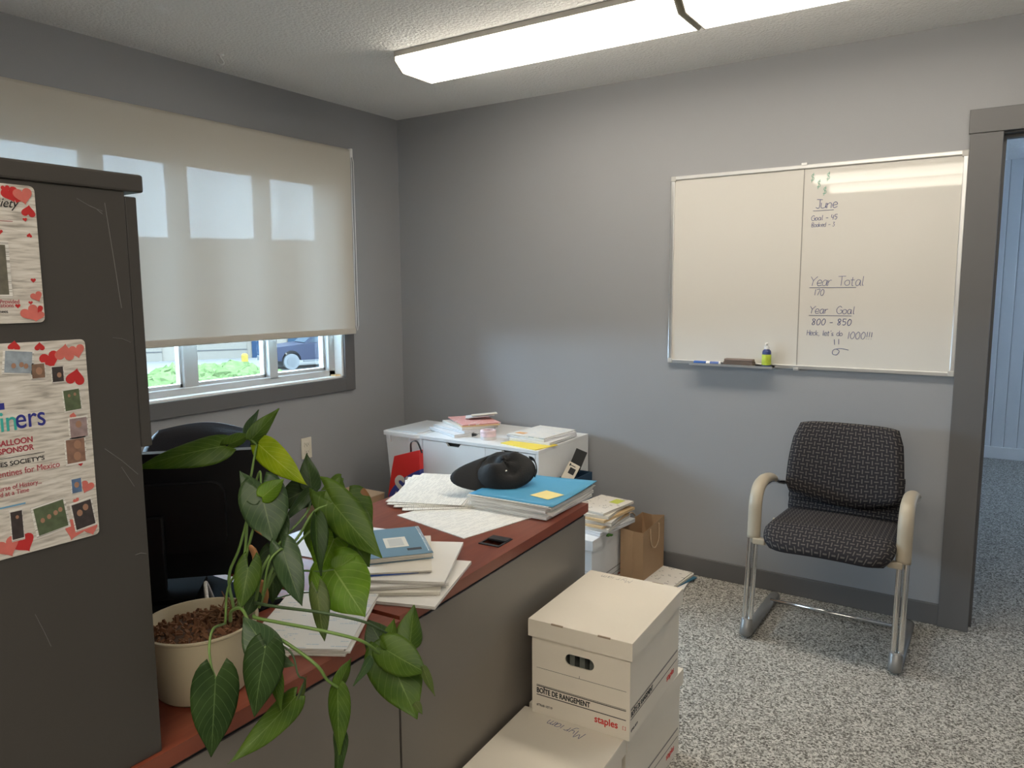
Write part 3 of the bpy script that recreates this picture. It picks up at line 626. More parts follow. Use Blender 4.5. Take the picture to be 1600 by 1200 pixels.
def rounded(y0, y1, z0, z1, r=.006):
    pts = []
    for cy, cz, a0 in ((y1-r, z1-r, 0), (y0+r, z1-r, 90), (y0+r, z0+r, 180), (y1-r, z0+r, 270)):
        for k in range(5): a = math.radians(a0+k*22.5); pts.append((cy+r*math.cos(a), cz+r*math.sin(a)))
    return pts
def poster(name, label, y0, y1, z0, z1):
    t = tag(empty(name, (2.1205, y1, z0)), label, 'poster')
    bm = B(); prism(bm, [(a-y1, b_-z0) for a, b_ in rounded(y0, y1, z0, z1)], 'x', 0, .0016); link('poster_sheet', bm, M['poster'], t); return t
def local(t, px, py): y, z = P2(px, py); return y-t.location.y, z-t.location.z
M['teal_ink'] = mat('teal_ink', (.05, .42, .38), .5); M['navy_ink'] = mat('navy_ink', (.03, .035, .25), .5); M['maroon'] = mat('maroon_ink', (.38, .04, .06), .5)
def photo(t, px0, py0, px1, py1, cols, a=0):
    y0_, z1_ = local(t, px0, py0); y1_, z0_ = local(t, px1, py1)
    cy, cz = (y0_+y1_)/2, (z0_+z1_)/2; wy, wz = abs(y1_-y0_)/2, abs(z1_-z0_)/2
    e = empty('photo_print', (0, cy, cz), rot=(a, 0, 0)); bpy.data.objects.remove(e)
    o = link('photo_print', box(.0019, .0025, -wy, wy, -wz, wz), M['paper'], t, loc=(0, cy, cz), rot=(a, 0, 0))
    f = .87
    m_ = mat('photo_scene', cols[0], .4, var=.5, scale=120)
    bm = B(); bx(bm, .0025, .0027, -wy*f, wy*f, -wz*f, wz*f); link('picture', bm, m_, o)
    bm = B()
    for k, (fx, fz, fs) in enumerate(cols[1]):
        pts = [(fx*wy+fs*wy*.5*math.cos(q*math.pi/7), fz*wz+fs*wy*.62*math.sin(q*math.pi/7)) for q in range(14)]; prism(bm, pts, 'x', .0027, .0029)
    if len(bm.verts): link('face', bm, mat('skin_tone_print', (.36, .20, .13), .5, var=.15), o)
    else: bm.free()
p2 = poster('heart_poster', 'larger lower heart-bordered sponsor poster reading BALLOON SPONSOR on the hutch side', -3.225, -3.0105, 1.0955, 1.3605)
p1 = poster('heart_poster', 'smaller upper heart-bordered poster with one framed photo on the hutch side', -3.28, -3.0575, 1.3845, 1.5515)
yl = .0018
def ptxt(t, s_, px, py, size, m_, align='RIGHT', bold=0., xs=1., shear=0):
    y, z = local(t, px, py); lettering(s_, size, (.0017, y, z), FACE_X, m_, t, align, bold, xs=xs, shear=shear)
ptxt(p2, 'ers', 73, 663, .0360, M['navy_ink'], bold=.0002, xs=.80)
ptxt(p2, 'ain', 29, 671, .0360, M['teal_ink'], bold=.0002, xs=.80)
ptxt(p2, 'BALLOON', 52, 690, .0100, M['maroon'], bold=.0002, xs=.9)
ptxt(p2, 'SPONSOR', 53, 702, .0100, M['maroon'], bold=.0002, xs=.9)
ptxt(p2, "LES SOCIETY'S", 70, 718, .0078, M['ink'], bold=.0001, xs=1.12)
ptxt(p2, 'entines for Mexico', 94, 729, .0110, M['maroon'], bold=0, xs=.86)
ptxt(p2, 'Course of History...', 66, 755, .0085, M['maroon'], xs=.84)
ptxt(p2, 'hild at a Time', 46, 768, .0085, M['maroon'], xs=.84)
bm = B(); y_, z_ = local(p2, 70, 706)
bx(bm, .0016, .0019, y_-.10, y_, z_-.0003, z_+.0003); link('rule_line', bm, M['ink'], p2)
bm = B(); y_, z_ = local(p2, 7, 636); bx(bm, .0016, .0019, y_-.03, y_, z_-.003, z_+.005); link('logo_bar', bm, M['navy_ink'], p2)
bm = B(); y_, z_ = local(p2, 40, 786); bx(bm, .0016, .0019, y_-.045, y_, z_-.001, z_+.001); link('footer_line', bm, mat('pale_blue_ink', (.15, .35, .55), .5), p2)
bm = B(); bm2 = B()
for px, py, s_, a, w_ in [(78, 561, .024, .3, 0), (62, 542, .012, 3.1, 0), (22, 541, .014, 3., 0), (118, 590, .024, 2.9, 0), (124, 704, .007, .2, 0), (126, 725, .006, .1, 0), (38, 850, .026, .4, 0),
                         (101, 552, .024, 3.0, 1), (120, 548, .020, .2, 1), (114, 649, .008, 2.9, 1), (136, 760, .018, -.5, 1), (119, 782, .008, .3, 1), (118, 836, .030, -.4, 1), (143, 833, .018, .2, 1), (12, 858, .028, .3, 1)]:
    y, z = local(p2, px, py)
    if y+s_/2 > -.0005: y = -s_/2-.0008
    if z-s_/2 < .0: z = s_/2+.001
    hb = B(); hk = globals().get('hk', 0)+1; heart(hb, y, z, s_, a, .0016+.00004*(hk % 8)+.0003*w_); link('heart_print', hb, M['heart2' if w_ else 'heart'], p2)
bm.free(); bm2.free()
green, sky_, dark = (.10, .13, .07), (.30, .35, .40), (.05, .04, .04)
for a_ in [(2, 548, 54, 583, (sky_, [(-.3, -.3, .3), (.2, -.2, .3), (.5, -.3, .3)]), -.12), (47, 568, 72, 591, ((.2, .12, .08), [(.1, 0, .9)]), 0), (79, 572, 101, 597, (dark, [(.2, -.1, .7)]), 0),
           (97, 608, 128, 641, (green, [(-.3, .4, .3), (.35, .45, .3)]), .05), (106, 653, 139, 682, ((.3, .22, .22), [(0, .3, .6)]), 0), (100, 686, 136, 722, ((.25, .14, .10), [(.2, .45, .7), (.1, -.4, .7)]), 0),
           (110, 748, 129, 769, ((.10, .17, .30), [(0, .1, .9)]), 0), (50, 790, 108, 826, (green, [(-.5, .0, .25), (-.1, .1, .25), (.3, .2, .25), (.6, .3, .25)]), .12), (111, 785, 149, 822, (dark, [(-.3, .2, .5), (.3, .45, .5)]), .12), (14, 798, 39, 842, (dark, [(.1, .5, .5)]), 0)]:
    photo(p2, *a_)
ptxt(p1, 'ociety', 27, 325, .0155, M['ink'], xs=.85, shear=.4)
bm = B(); y_, z_ = local(p1, 20, 346); bx(bm, .0016, .0019, y_-.05, y_, z_-.0003, z_+.0003); link('rule_line', bm, M['maroon'], p1)
ptxt(p1, 'ng Provided', 31, 474, .0072, M['maroon'], xs=.85); ptxt(p1, 'Nations', 22, 480, .0072, M['maroon'], xs=.85); ptxt(p1, 'onees', 13, 489, .0060, M['ink'], xs=.85)
photo(p1, -75, 373, 20, 466, ((.14, .13, .10), []))
bm = B(); bm2 = B()
for px, py, s_, a, w_ in [(16, 303, .020, .4, 0), (28, 310, .012, -.4, 0), (8, 290, .010, .2, 0), (47, 331, .016, 3.0, 0), (46, 368, .006, 3.0, 0), (39, 343, .005, .2, 0), (0, 362, .006, 0, 0), (52, 438, .006, 0, 0), (28, 478, .006, 0, 0), (63, 484, .012, .3, 0), (48, 473, .005, 0, 0),
                         (35, 297, .022, .2, 1), (58, 463, .014, .4, 1), (62, 497, .016, -.3, 1), (48, 499, .022, .5, 1)]:
    y, z = local(p1, px, py)
    if y+s_/2 > -.0005: y = -s_/2-.0008
    if z-s_/2 < .0: z = s_/2+.001
    if z+s_/2 > .167: z = .166-s_/2
    hb = B(); hk = globals().get('hk', 0)+1; heart(hb, y, z, s_, a, .0016+.00004*(hk % 8)+.0003*w_); link('heart_print', hb, M['heart2' if w_ else 'heart'], p1)
bm.free(); bm2.free()
# ------------------------------------------------------------------ office chair and monitor behind the plant
mo = tag(empty('monitor', (1.545, -2.595, .7445), math.radians(45)), 'black computer monitor turned away behind the potted plant', 'monitor')
# local x runs along the screen, +y local faces the user?  back faces -y
bm = B(); MW = .276
pts = rounded(-MW, MW, .026, .318, .022)
prism(bm, [(a, b_) for a, b_ in pts], 'y', -.012, .018); link('screen_housing', bm, M['black'], mo)
link('screen', box(-MW+.012, MW-.012, .018, .0195, .058, .306), mat('dark_screen', (.01, .01, .012), .1), mo)
bm = B(); prism(bm, rounded(-.16, .16, .09, .25, .03), 'y', -.030, -.012); link('rear_bulge', bm, M['black'], mo)
link('stand_neck', box(-.030, .030, -.045, -.030, .008, .18, .004), M['black'], mo)
bm = B(); prism(bm, rounded(-.10, .10, -.10, .06, .02), 'z', 0, .010); link('stand_base', bm, mat('matte_black_base', (.006, .006, .006), .95, spec=.05), mo)
tag(link('shade_sheet', box(1.42, 1.84, -2.81, -2.475, 0, .004, .001), mat('black_shade_sheet', (.006, .006, .007), .95, spec=.05), None, loc=(0, 0, .7402)), 'added black sheet painting the shade under the monitor behind the plant pot', 'shade sheet')  # added sheet; its black paints the shaded desk and covers the window reflection
oc = tag(empty('office_chair', (.90, -2.14, -.0), math.radians(35)), 'black mesh office chair behind the monitor, below the window', 'office chair')
def ocb(u, v):
    c = math.cos((u-.5)*math.pi); wd = .44-.13*(max(0, v-.70)/.30)**2.5
    return Vector(((u-.5)*wd, .22+.04*c+.05*v, .50+.43*v+.02*c*v)), Vector((0, -1, .1)).normalized()
o_ = cushion('backrest', ocb, 20, 20, .46, .47, M['mesh_black'], oc, .035)
def ocs(u, v): return Vector(((u-.5)*.48, -.26+.48*v, .46-.03*max(0, .3-v))), Vector((0, 0, 1))
cushion('seat', ocs, 16, 16, .48, .48, M['mesh_black'], oc, .07)
bm = B(); tube(bm, [(0, 0, .43), (0, 0, .10)], .028, 14); link('gas_lift', bm, M['black'], oc, True)
bm = B(); tube(bm, smoothpts([(0, .0, .42), (0, .2, .40), (0, .30, .46), (0, .30, .62)], 5), .022, 10); link('back_bar', bm, M['black'], oc, True)
for k in range(5):
    a = 2*math.pi*k/5+.3; bm = B(); tube(bm, [(0, 0, .11), (.28*math.cos(a), .28*math.sin(a), .075)], [.028, .018], 10); l_ = link('leg', bm, M['black'], oc, True)
    bm = B(); cx, cy = .28*math.cos(a), .28*math.sin(a); tube(bm, [(cx-.02*math.sin(a), cy+.02*math.cos(a), .029), (cx+.02*math.sin(a), cy-.02*math.cos(a), .029)], .029, 14); bx(bm, cx-.010, cx+.010, cy-.010, cy+.010, .03, .078); link('caster', bm, M['black'], l_, autos=True)
for s_ in (-1, 1):
    bm = B(); tube(bm, smoothpts([(s_*.20, 0, .43), (s_*.28, 0, .45), (s_*.28, 0, .64)], 5), .014, 10); bx(bm, s_*.28-.04, s_*.28+.04, -.13, .12, .640, .668, .012); link('armrest', bm, M['black'], oc, autos=True)
# ------------------------------------------------------------------ paper helper
def sheet(name, w, l, loc, rz, m, th=.0004, curl=0., label=None, cat='paper', group=None, parent=None, tilt=(0, 0), wav=0., seed=0, n=10, cc=1):
    """one sheet or a clean wad of sheets, curled a little at one corner"""
    bm = B(); top = {}; bot = {}; rnd = random.Random(seed)
    ph = rnd.uniform(0, 6)
    for i in range(n+1):
        for j_ in range(n+1):
            u, v = i/n-.5, j_/n-.5
            z = curl*max(0, (u*cc+v))**2+wav*abs(math.sin(u*5+ph)*math.cos(v*4))
            top[i, j_] = bm.verts.new((u*w, v*l, z+th)); bot[i, j_] = bm.verts.new((u*w, v*l, z))
    for i in range(n):
        for j_ in range(n):
            bm.faces.new((top[i, j_], top[i+1, j_], top[i+1, j_+1], top[i, j_+1])); bm.faces.new((bot[i, j_+1], bot[i+1, j_+1], bot[i+1, j_], bot[i, j_]))
    for i in range(n):
        for j_ in (0, n): bm.faces.new((top[i, j_], top[i+1, j_], bot[i+1, j_], bot[i, j_]))
        for j_ in (0, n): bm.faces.new((top[j_, i], top[j_, i+1], bot[j_, i+1], bot[j_, i]))
    o = link(name, bm, m, parent, True if (curl or wav) else False, loc=loc, rot=(tilt[0], tilt[1], rz))
    if (curl or wav):
        for p in o.data.polygons: p.use_smooth = abs(p.normal.z) > .5
    if label: tag(o, label, cat, group)
    return o
R = math.radians
DT = .7402
# spreadsheets fanned on the far desk
SPG = 'spreadsheets fanned out on the far desk'
z = DT
specs = [(.31, .27, 1.800, -1.765, -12, 0, 'print', 'lowest spreadsheet of the fan, its near corner nearest the cable hole'),
         (.25, .38, 1.580, -1.600, 40, .0, 'print', 'spreadsheet second lowest in the fan by the cap'),
         (.25, .38, 1.560, -1.590, 34, .0, 'print', 'spreadsheet in the middle of the fan by the cap'),
         (.25, .38, 1.550, -1.585, 28, .0, 'print', 'upper spreadsheet of the fan by the cap'),
         (.25, .38, 1.555, -1.575, 22, .0, 'print', 'topmost spreadsheet of the fan, partly under the cap')]
for i, (w_, l_, x, y, a, cu, mm, lb) in enumerate(specs):
    sheet('spreadsheet', w_, l_, (x, y, z), R(a), M[mm], .0022, 0, lb, 'paper', SPG, wav=.0, seed=i); z += .0024
ZS = z
# paper stack and blue folder at the far end of the desk
PSG = 'papers stacked under the blue folder'
z = DT+.0026
for i, (dx, dy, a, lb) in enumerate([(0, -.006, 1, 'lowest paper wad under the blue folder'), (.004, .006, 4, 'second paper wad from the bottom under the blue folder'), (-.004, .002, 0, 'third paper wad from the bottom under the blue folder'), (.003, .004, 3, 'top paper wad right beneath the blue folder')]):
    sheet('paper_wad', .288, .305, (1.888+dx, -1.516+dy, z), R(a), M['paper'], .0085, 0, lb, 'papers', PSG, seed=i); z += .0088
ZF = z
f_ = tag(empty('folder', (1.891, -1.515, ZF), R(2)), 'light blue file folder with a yellow sticky note, beside the cap', 'folder')
sheet('folder_back', .300, .315, (0, 0, 0), 0, M['paper_warm'], .0015, 0, parent=f_)
sheet('inner_sheets', .290, .305, (-.002, -.004, .0018), 0, M['paper'], .003, 0, parent=f_)
sheet('folder_cover', .300, .310, (.004, .004, .0052), 0, M['folder'], .0012, .010, parent=f_, cc=1)
sheet('sticky_note', .076, .076, (.080, -.050, .0078), R(-14), M['note'], .0004, 0, parent=f_)
# ball cap
cp = tag(empty('baseball_cap', (1.775, -1.500, ZF+.040), rot=(R(-9), R(-24), R(132))), 'black baseball cap lying across the spreadsheets and blue folder', 'cap')
# local: +y = visor direction
bm = B(); nu, nv = 30, 14; g = {}
for j_ in range(nv+1):
    for i in range(nu):
        a = 2*math.pi*i/nu; ph = math.pi/2*j_/nv
        rr = .088*math.cos(ph)**.75 if ph < 1.56 else 0.001
        crush = 1-.28*math.exp(-((math.cos(a)*.5+.1-rr*3)**2)*4)
        zz = .054*math.sin(ph)*crush*(1+.10*math.sin(3*a+1)+.07*math.sin(5*a)) - .018*math.exp(-((rr-.045)/.02)**2)*math.sin(2*a+.5)
        g[i, j_] = bm.verts.new((rr*math.cos(a)*1.02*(1+.05*math.sin(4*a)*math.sin(ph)), rr*math.sin(a)*1.12, zz))
for j_ in range(nv):
    for i in range(nu): bm.faces.new((g[i, j_], g[(i+1) % nu, j_], g[(i+1) % nu, j_+1], g[i, j_+1]))
bmesh.ops.remove_doubles(bm, verts=bm.verts, dist=.0015)
cr = link('crown', bm, M['cap'], cp, True)
sd = cr.modifiers.new('solid', 'SOLIDIFY'); sd.thickness = .003; sd.offset = 1
bm = B(); lathe(bm, [(.001, .0), (.008, .001), (.006, .005), (.001, .006)], 14); link('top_button', bm, M['cap'], cp, True, loc=(.0, .0, .046))
bm = B(); pts = [Vector((.089*math.cos(a)*1.0, .098*math.sin(a), .004+.006*math.sin(a*2))) for a in [2*math.pi*k/40 for k in range(40)]]; tube(bm, pts, .0035, 6, closed=True); link('sweat_band', bm, M['cap'], cp, True)
bm = B(); n_ = 14; t_ = {}; bb_ = {}
for i in range(n_+1):
    for j_ in range(7):
        u = i/n_*2-1; v = j_/6; x = u*.086*(1-.10*v**2); yb = math.sqrt(max(0, 1-(u*.97)**2)); y = .098*yb*.90+v*.100*(1-.60*u*u)*1.0
        z_ = .008+.010*(1-u*u)-.004*v
        t_[i, j_] = bm.verts.new((x, y, z_+.003)); bb_[i, j_] = bm.verts.new((x, y, z_))
for i in range(n_):
    for j_ in range(6):
        bm.faces.new((t_[i, j_], t_[i+1, j_], t_[i+1, j_+1], t_[i, j_+1])); bm.faces.new((bb_[i, j_+1], bb_[i+1, j_+1], bb_[i+1, j_], bb_[i, j_]))
    for j_ in (0, 6): bm.faces.new((t_[i, j_], t_[i+1, j_], bb_[i+1, j_], bb_[i, j_]))
for j_ in range(6):
    for i in (0, n_): bm.faces.new((t_[i, j_], t_[i, j_+1], bb_[i, j_+1], bb_[i, j_]))
link('visor', bm, M['cap'], cp, True, rot=(0, R(-9), 0), loc=(0, -.004, .001))
bm = B(); tube(bm, smoothpts([(-.05, -.090, .006), (-.03, -.101, .012), (.0, -.104, .014), (.03, -.101, .012), (.05, -.090, .006)], 5), .008, 8, flat=(.25, 1)); link('back_strap', bm, M['cap'], cp, True)
bm = B(); lathe(bm, [(.0045, 0), (.0045, .002), (.001, .0025)], 12); link('eyelet', bm, M['chrome'], cp, True, loc=(-.045, .0, .043))
# pile of papers with notebook, near end of the far desk
NG = 'papers in the notebook pile'
z = DT
pile = [(.27, .30, 2.003, -2.265, 20, 'paper', .007, 'lowest paper wad of the notebook pile, sticking out beyond the desk edge'), (.216, .28, 1.985, -2.250, 34, 'paper_warm', .008, 'second wad from the bottom of the notebook pile'),
        (.216, .28, 1.975, -2.235, 42, 'paper', .008, 'third wad from the bottom of the notebook pile'), (.22, .29, 1.985, -2.210, 28, 'paper', .007, 'white sheets with lifted edge in the notebook pile')]
for i, (w_, l_, x, y, a, mm, th, lb) in enumerate(pile):
    sheet('paper_wad', w_*.93, l_*.93, (x-.02, y+.02, z), R(a), M[mm], th, 0, lb, 'papers', NG, seed=20+i); z += th+.0004
o = sheet('folder', .20, .24, (1.880, -2.235, z), R(44), M['folder2'], .003, 0, 'royal blue folder edge showing in the notebook pile', 'folder'); z += .0034
o = sheet('leaflet', .20, .25, (1.905, -2.205, z), R(40), M['paper_warm'], .004, 0, 'ivory leaflet with blue dots just under the blue notebook', 'leaflet'); z += .0064
nb = tag(empty('notebook', (1.885, -2.165, z), R(50)), 'spiral notebook with slate blue cover on top of the paper pile', 'notebook')
# local x = across (short), y = long
sheet('pages', .148, .208, (0, 0, 0), 0, M['paper_warm'], .012, 0, parent=nb)
sheet('back_cover', .154, .214, (0, 0, -.0014), 0, M['teal_note'], .0012, 0, parent=nb)
cv = sheet('cover', .154, .214, (0, 0, .0122), 0, M['teal_note'], .0010, 0, parent=nb)
link('cover_label', box(-.045, .030, -.028, .028, .0011, .0014), M['paper_warm'], cv, rot=(0, 0, R90)); bm = B(); bx(bm, -.034, .020, -.018, .018, .0014, .0016); link('label_frame', bm, mat('pale_grey_print', (.55, .54, .5), .7), cv, rot=(0, 0, R90))
bm = B(); bx(bm, .02, .055, -.075, -.060, .0011, .0014); link('cover_logo', bm, M['ink'], cv)
bm = B()
for k in range(22):
    yy = -.098+k*.0093; tube(bm, [(.072+.006*math.cos(a), yy, .006+.010*math.sin(a)) for a in [2*math.pi*q/10 for q in range(10)]], .0007, 5, closed=True)
link('spiral_binding', bm, M['chrome'], nb, True)
# document stack on the near desk, by the plant
z = DT+.0002; DG = 'documents on the corner desk'
for i, (x, y, a, lb) in enumerate([(1.985, -2.520, 30, 'lowest wad of the letter pile beside the plant'), (1.988, -2.516, 31.5, 'second wad of the letter pile beside the plant'), (1.984, -2.518, 29, 'third wad of the letter pile beside the plant')]):
    sheet('letter_wad', .2, .27, (x, y, z), R(a), M['paper'], .004, 0, lb, 'papers', DG, seed=40+i); z += .0043
sheet('letter', .2, .27, (1.985, -2.518, z), R(30.5), M['print2'], .0005, 0, 'top printed letter of the pile beside the plant', 'paper')
sheet('receipt', .08, .16, (1.985, -2.705, DT), R(-20), M['paper_warm'], .0008, 0, 'ivory receipt lying flat between plant pot and letters', 'paper')
sheet('receipt', .085, .13, (2.012, -2.690, DT+.001), R(8), M['print3'], .0008, 0, 'printed slip on top of the ivory receipt', 'paper')
sheet('paper_sheet', .20, .27, (1.635, -2.13, DT), R(10), M['paper_cool'], .002, 0, 'cool white sheet on the far desk glimpsed through the leaves', 'paper')
# small black pouch by the pot
bm = B(); bmesh.ops.create_icosphere(bm, subdivisions=3, radius=1)
for v in bm.verts:
    n_ = v.co.copy(); v.co = Vector((n_.x*.050, n_.y*.040, max(-.9, n_.z)*.030+.027)); v.co += n_*(.004*math.sin(n_.x*7)*math.cos(n_.y*5))
tag(link('pouch', bm, mat('black_nylon', (.015, .016, .02), .45, bump=.3), None, True, loc=(1.910, -2.665, DT+.001)), 'small crumpled black pouch beside the plant pot', 'pouch')
bm = B(); tube(bm, smoothpts([(1.70, -2.56, DT+.004), (1.74, -2.60, DT+.06), (1.78, -2.63, DT+.075), (1.83, -2.66, DT+.05), (1.86, -2.68, DT+.004)], 6), .004, 8)
tag(link('braided_cord', bm, mat('white_braid', (.6, .58, .55), .8, var=.6, scale=300), None, True), 'white braided cord arching on the desk behind the plant', 'cord')
# ------------------------------------------------------------------ banker boxes
def banker(name, loc, rz, label, group, W=.300, D=.405, Hh=.268, face='cream', text=True, mk=True, side_text=True):
    t = tag(empty(name, loc, rz), label, 'storage box', group)
    cm = M[face]; s_ = .008; w, d = W-2*s_, D-2*s_
    # body, origin at the near-left bottom corner of the lid footprint
    bm = B(); th = .004
    hole = []
    cx, cz, hw, hh = W/2, .178, .042, .016
    for k in range(9): a = R(-90+180*k/8); hole.append((cx+hw-hh+hh*math.cos(a), cz+hh*math.sin(a)))
    for k in range(9): a = R(90+180*k/8); hole.append((cx-hw+hh+hh*math.cos(a), cz+hh*math.sin(a)))
    plate(bm, rect(s_, s_+w, .0, Hh-.006), [hole], 'y', s_, s_+th); plate(bm, rect(s_, s_+w, .0, Hh-.006), [hole], 'y', s_+d-th, s_+d)
    bx(bm, s_, s_+th, s_+th, s_+d-th, 0, Hh-.006); bx(bm, s_+w-th, s_+w, s_+th, s_+d-th, 0, Hh-.006); bx(bm, s_+th, s_+w-th, s_+th, s_+d-th, 0, .004)
    link('box_body', bm, cm, t)
    bm = B()
    for k in range(9): bx(bm, s_+.02+.028*k, s_+.035+.028*k, s_+.02+.003*(k % 3), s_+d-.03, .005, .188+.006*(k % 4))
    link('files_inside', bm, mat('grey_files', (.16, .17, .15), .8, var=.5, scale=30), t)
    bm = B(); bx(bm, 0, W, 0, D, Hh-.006, Hh, .0015); sk = .048
    bx(bm, 0, W, 0, .004, Hh-sk, Hh-.005); bx(bm, 0, W, D-.004, D, Hh-sk, Hh-.005); bx(bm, 0, .004, .004, D-.004, Hh-sk, Hh-.005); bx(bm, W-.004, W, .004, D-.004, Hh-sk, Hh-.005)
    lid = link('lid', bm, cm, t)
    bm = B()
    for a in (.07, .205): bx(bm, a, a+.035, -.0004, .003, Hh-.0035, Hh+.0004); bx(bm, a, a+.035, D-.003, D+.0004, Hh-.0035, Hh+.0004)
    link('lid_slot', bm, M['cream_dark'], lid)
    if text:
        F = s_-.0003
        bm = B()
        for zz, tk in ((.132, .0008), (.083, .0010), (.079, .0022), (.0535, .0022)):
            bx(bm, s_+.014, s_+w-.010, F-.0001, F+.0002, zz, zz+tk)
        for zz, tk in ((.083, .001), (.079, .0022), (.0535, .0022)): bx(bm, s_+w-.0002, s_+w+.0003, s_+.008, s_+d-.01, zz, zz+tk)
        bx(bm, W/2-.0005, W/2+.0005, F-.0001, F+.0002, .132, .140)
        link('printed_lines', bm, M['ink'], t)
        lettering('BOÎTE DE RANGEMENT', .0205, (s_+.014, F, .0605), FACE_Y, M['ink'], t, bold=.0005, xs=.74)
        lettering('#TR68-10719', .0095, (s_+.014, F, .022), FACE_Y, M['ink'], t, xs=.9)
        lettering('staples', .0270, (s_+w-.098, F, .026), FACE_Y, M['redink'], t, bold=.0005, xs=.90)
        bm = B()
        lx = s_+w-.019
        for a in (0, .0075): bx(bm, lx+a, lx+a+.0012, F-.0001, F+.0002, .027, .037)
        bx(bm, lx, lx+.003, F-.0001, F+.0002, .0358, .037); bx(bm, lx+.0057, lx+.0087, F-.0001, F+.0002, .027, .0282); bx(bm, lx+.0057, lx+.0087, F-.0001, F+.0002, .0358, .037); bx(bm, lx, lx+.003, F-.0001, F+.0002, .027, .0282)
        link('logo_mark', bm, M['redink'], t)
        FX = s_+w+.0002
        if side_text:
            lettering('BOÎTE DE RANGEMENT', .0205, (FX, s_+.010, .0605), FACE_X, M['ink'], t, bold=.0005, xs=.74)
            lettering('#TR68-10719', .0095, (FX, s_+.010, .020), FACE_X, M['ink'], t, xs=.9)
            lettering('staples', .0270, (FX, s_+d-.105, .026), FACE_X, M['redink'], t, bold=.0005, xs=.90)
    return t
BG = 'banker boxes stacked against the desk'
DTP = DT
bxT = banker('banker_box', (2.106, -1.889, .2705), R(2.9), 'white banker box with lid stacked on top of the other boxes', None, W=.300, D=.408, Hh=.2695)
bxB = banker('banker_box', (2.082, -1.846, 0), R(.4), 'lower banker box under the stacked one, furthest from the viewer', None, W=.300, D=.415, Hh=.2700)
bxA = banker('banker_box', (2.105, -2.279, 0), R(3.3), 'front lower banker box with Myriam handwritten on its lid', None, W=.300, D=.413, Hh=.2700)
handwriting('Myriam', .030, (.205, .37, .2706), (0, 0, math.pi-.12), M['blueink'], bxA, w=.0008, sp=.62)
handwriting('Myriam', .024, (.150, .385, .2701), (0, 0, math.pi+.0), mat('faint_pencil', (.30, .29, .30), .8), bxT, w=.0006, sp=.75)
bxC = banker('banker_box', (1.333, -.575, 0), R(0), 'cool white banker box behind the desk end under the leaflet pile', None, W=.296, D=.40, Hh=.285, face='cool_card')
# ------------------------------------------------------------------ white cabinet
cb = tag(empty('storage_cabinet', (.577, -.53, 0), 0), 'low white storage cabinet with drawers against the back wall', 'cabinet')
CW, CDp, CH = .737, .512, .660
bm = B(); bx(bm, 0, CW, 0, CDp, CH-.018, CH, .0015); link('top_panel', bm, M['cabinet_white'], cb)
link('side_panel', box(0, .018, .001, CDp, .03, CH-.018, .001), M['cabinet_white'], cb); link('side_panel', box(CW-.018, CW, .001, CDp, .03, CH-.018, .001), M['cabinet_white'], cb)
link('back_panel', box(.018, CW-.018, CDp-.01, CDp, .03, CH-.018), M['cabinet_white'], cb); link('bottom_panel', box(.018, CW-.018, .002, CDp-.01, .03, .048), M['cabinet_white'], cb)
divx = .425
link('divider', box(divx-.009, divx+.009, .02, CDp-.01, .048, CH-.018), M['cabinet_white'], cb)
def front(name, x0, x1, z0, z1, cut=True):
    bm = B(); c = (x0+x1)/2
    if cut: poly = [(x0, z0), (x1, z0), (x1, z1), (c+.048, z1), (c+.033, z1-.018), (c-.033, z1-.018), (c-.048, z1), (x0, z1)]
    else: poly = rect(x0, x1, z0, z1)
    prism(bm, poly, 'y', .001, .017); link(name, bm, M['cabinet_white'], cb)
    if cut: link('recess_shade', box(c-.050, c+.050, .017, .020, z1-.022, z1+.001), M['gap'], cb)  # black plate paints the shade inside the handle cutout
front('door', .021, divx-.002, .052, CH-.021)
zt = CH-.021
for k, hh in enumerate((.108, .108, .108, .108, .13)):
    front('drawer', divx+.001, CW-.021, zt-hh+.003, zt, k == 0); zt -= hh
for a in (.05, CW-.05):
    for b_ in (.05, CDp-.05):
        bm = B(); tube(bm, [(a, b_, 0), (a, b_, .031)], .018, 12); link('foot', bm, M['black'], cb, autos=True)
# things on the cabinet
CT = CH+.0005
G1 = 'paper pile on the left of the white cabinet'; z = CT
for i, (w_, l_, x, y, a, mm, th, lb) in enumerate([(.22, .29, .690, -.33, 66, 'paper_cool', .016, 'lowest white wad on the left of the cabinet'), (.21, .28, .700, -.30, 74, 'paper_cool', .014, 'second white wad on the left of the cabinet'), (.21, .28, .715, -.27, 60, 'paper', .013, 'third white wad on the left of the cabinet'),
                            (.21, .27, .735, -.25, 50, 'manila', .006, 'buff folder under the pink leaflet'), (.215, .28, .725, -.245, 54, 'printpink', .006, 'pink printed leaflet on top of the cabinet pile')]):
    sheet('paper_wad' if i < 3 else ('folder' if i == 3 else 'leaflet'), w_, l_, (x, y, z), R(a), M[mm], th, 0, lb, 'papers' if i < 3 else 'paper', G1, seed=60+i); z += th+.0004
sheet('envelope', .09, .16, (.735, -.20, z+.014), R(-55), M['paper_cool'], .004, 0, 'small white envelope lying on the pink leaflet', 'envelope', tilt=(R(6), 0))
sheet('slip', .05, .14, (.775, -.215, z+.028), R(-48), M['paper_warm'], .003, 0, 'narrow ivory slip lying across the small envelope', 'paper', tilt=(R(4), 0))
t = tag(empty('binder_clip', (.858, -.42, CT+.014), R(15)), 'black binder clip at the end of the left cabinet pile', 'binder clip')
bm = B(); prism(bm, [(-.012, -.009), (.012, -.003), (.012, .003), (-.012, .009)], 'y', -.012, .012); link('clip_body', bm, M['black'], t)
bm = B(); tube(bm, smoothpts([(.01, -.008, .003), (.03, -.006, .010), (.034, 0, .011), (.03, .006, .010), (.01, .008, .003)], 4), .0009, 6); link('clip_loop', bm, M['chrome'], t, True)
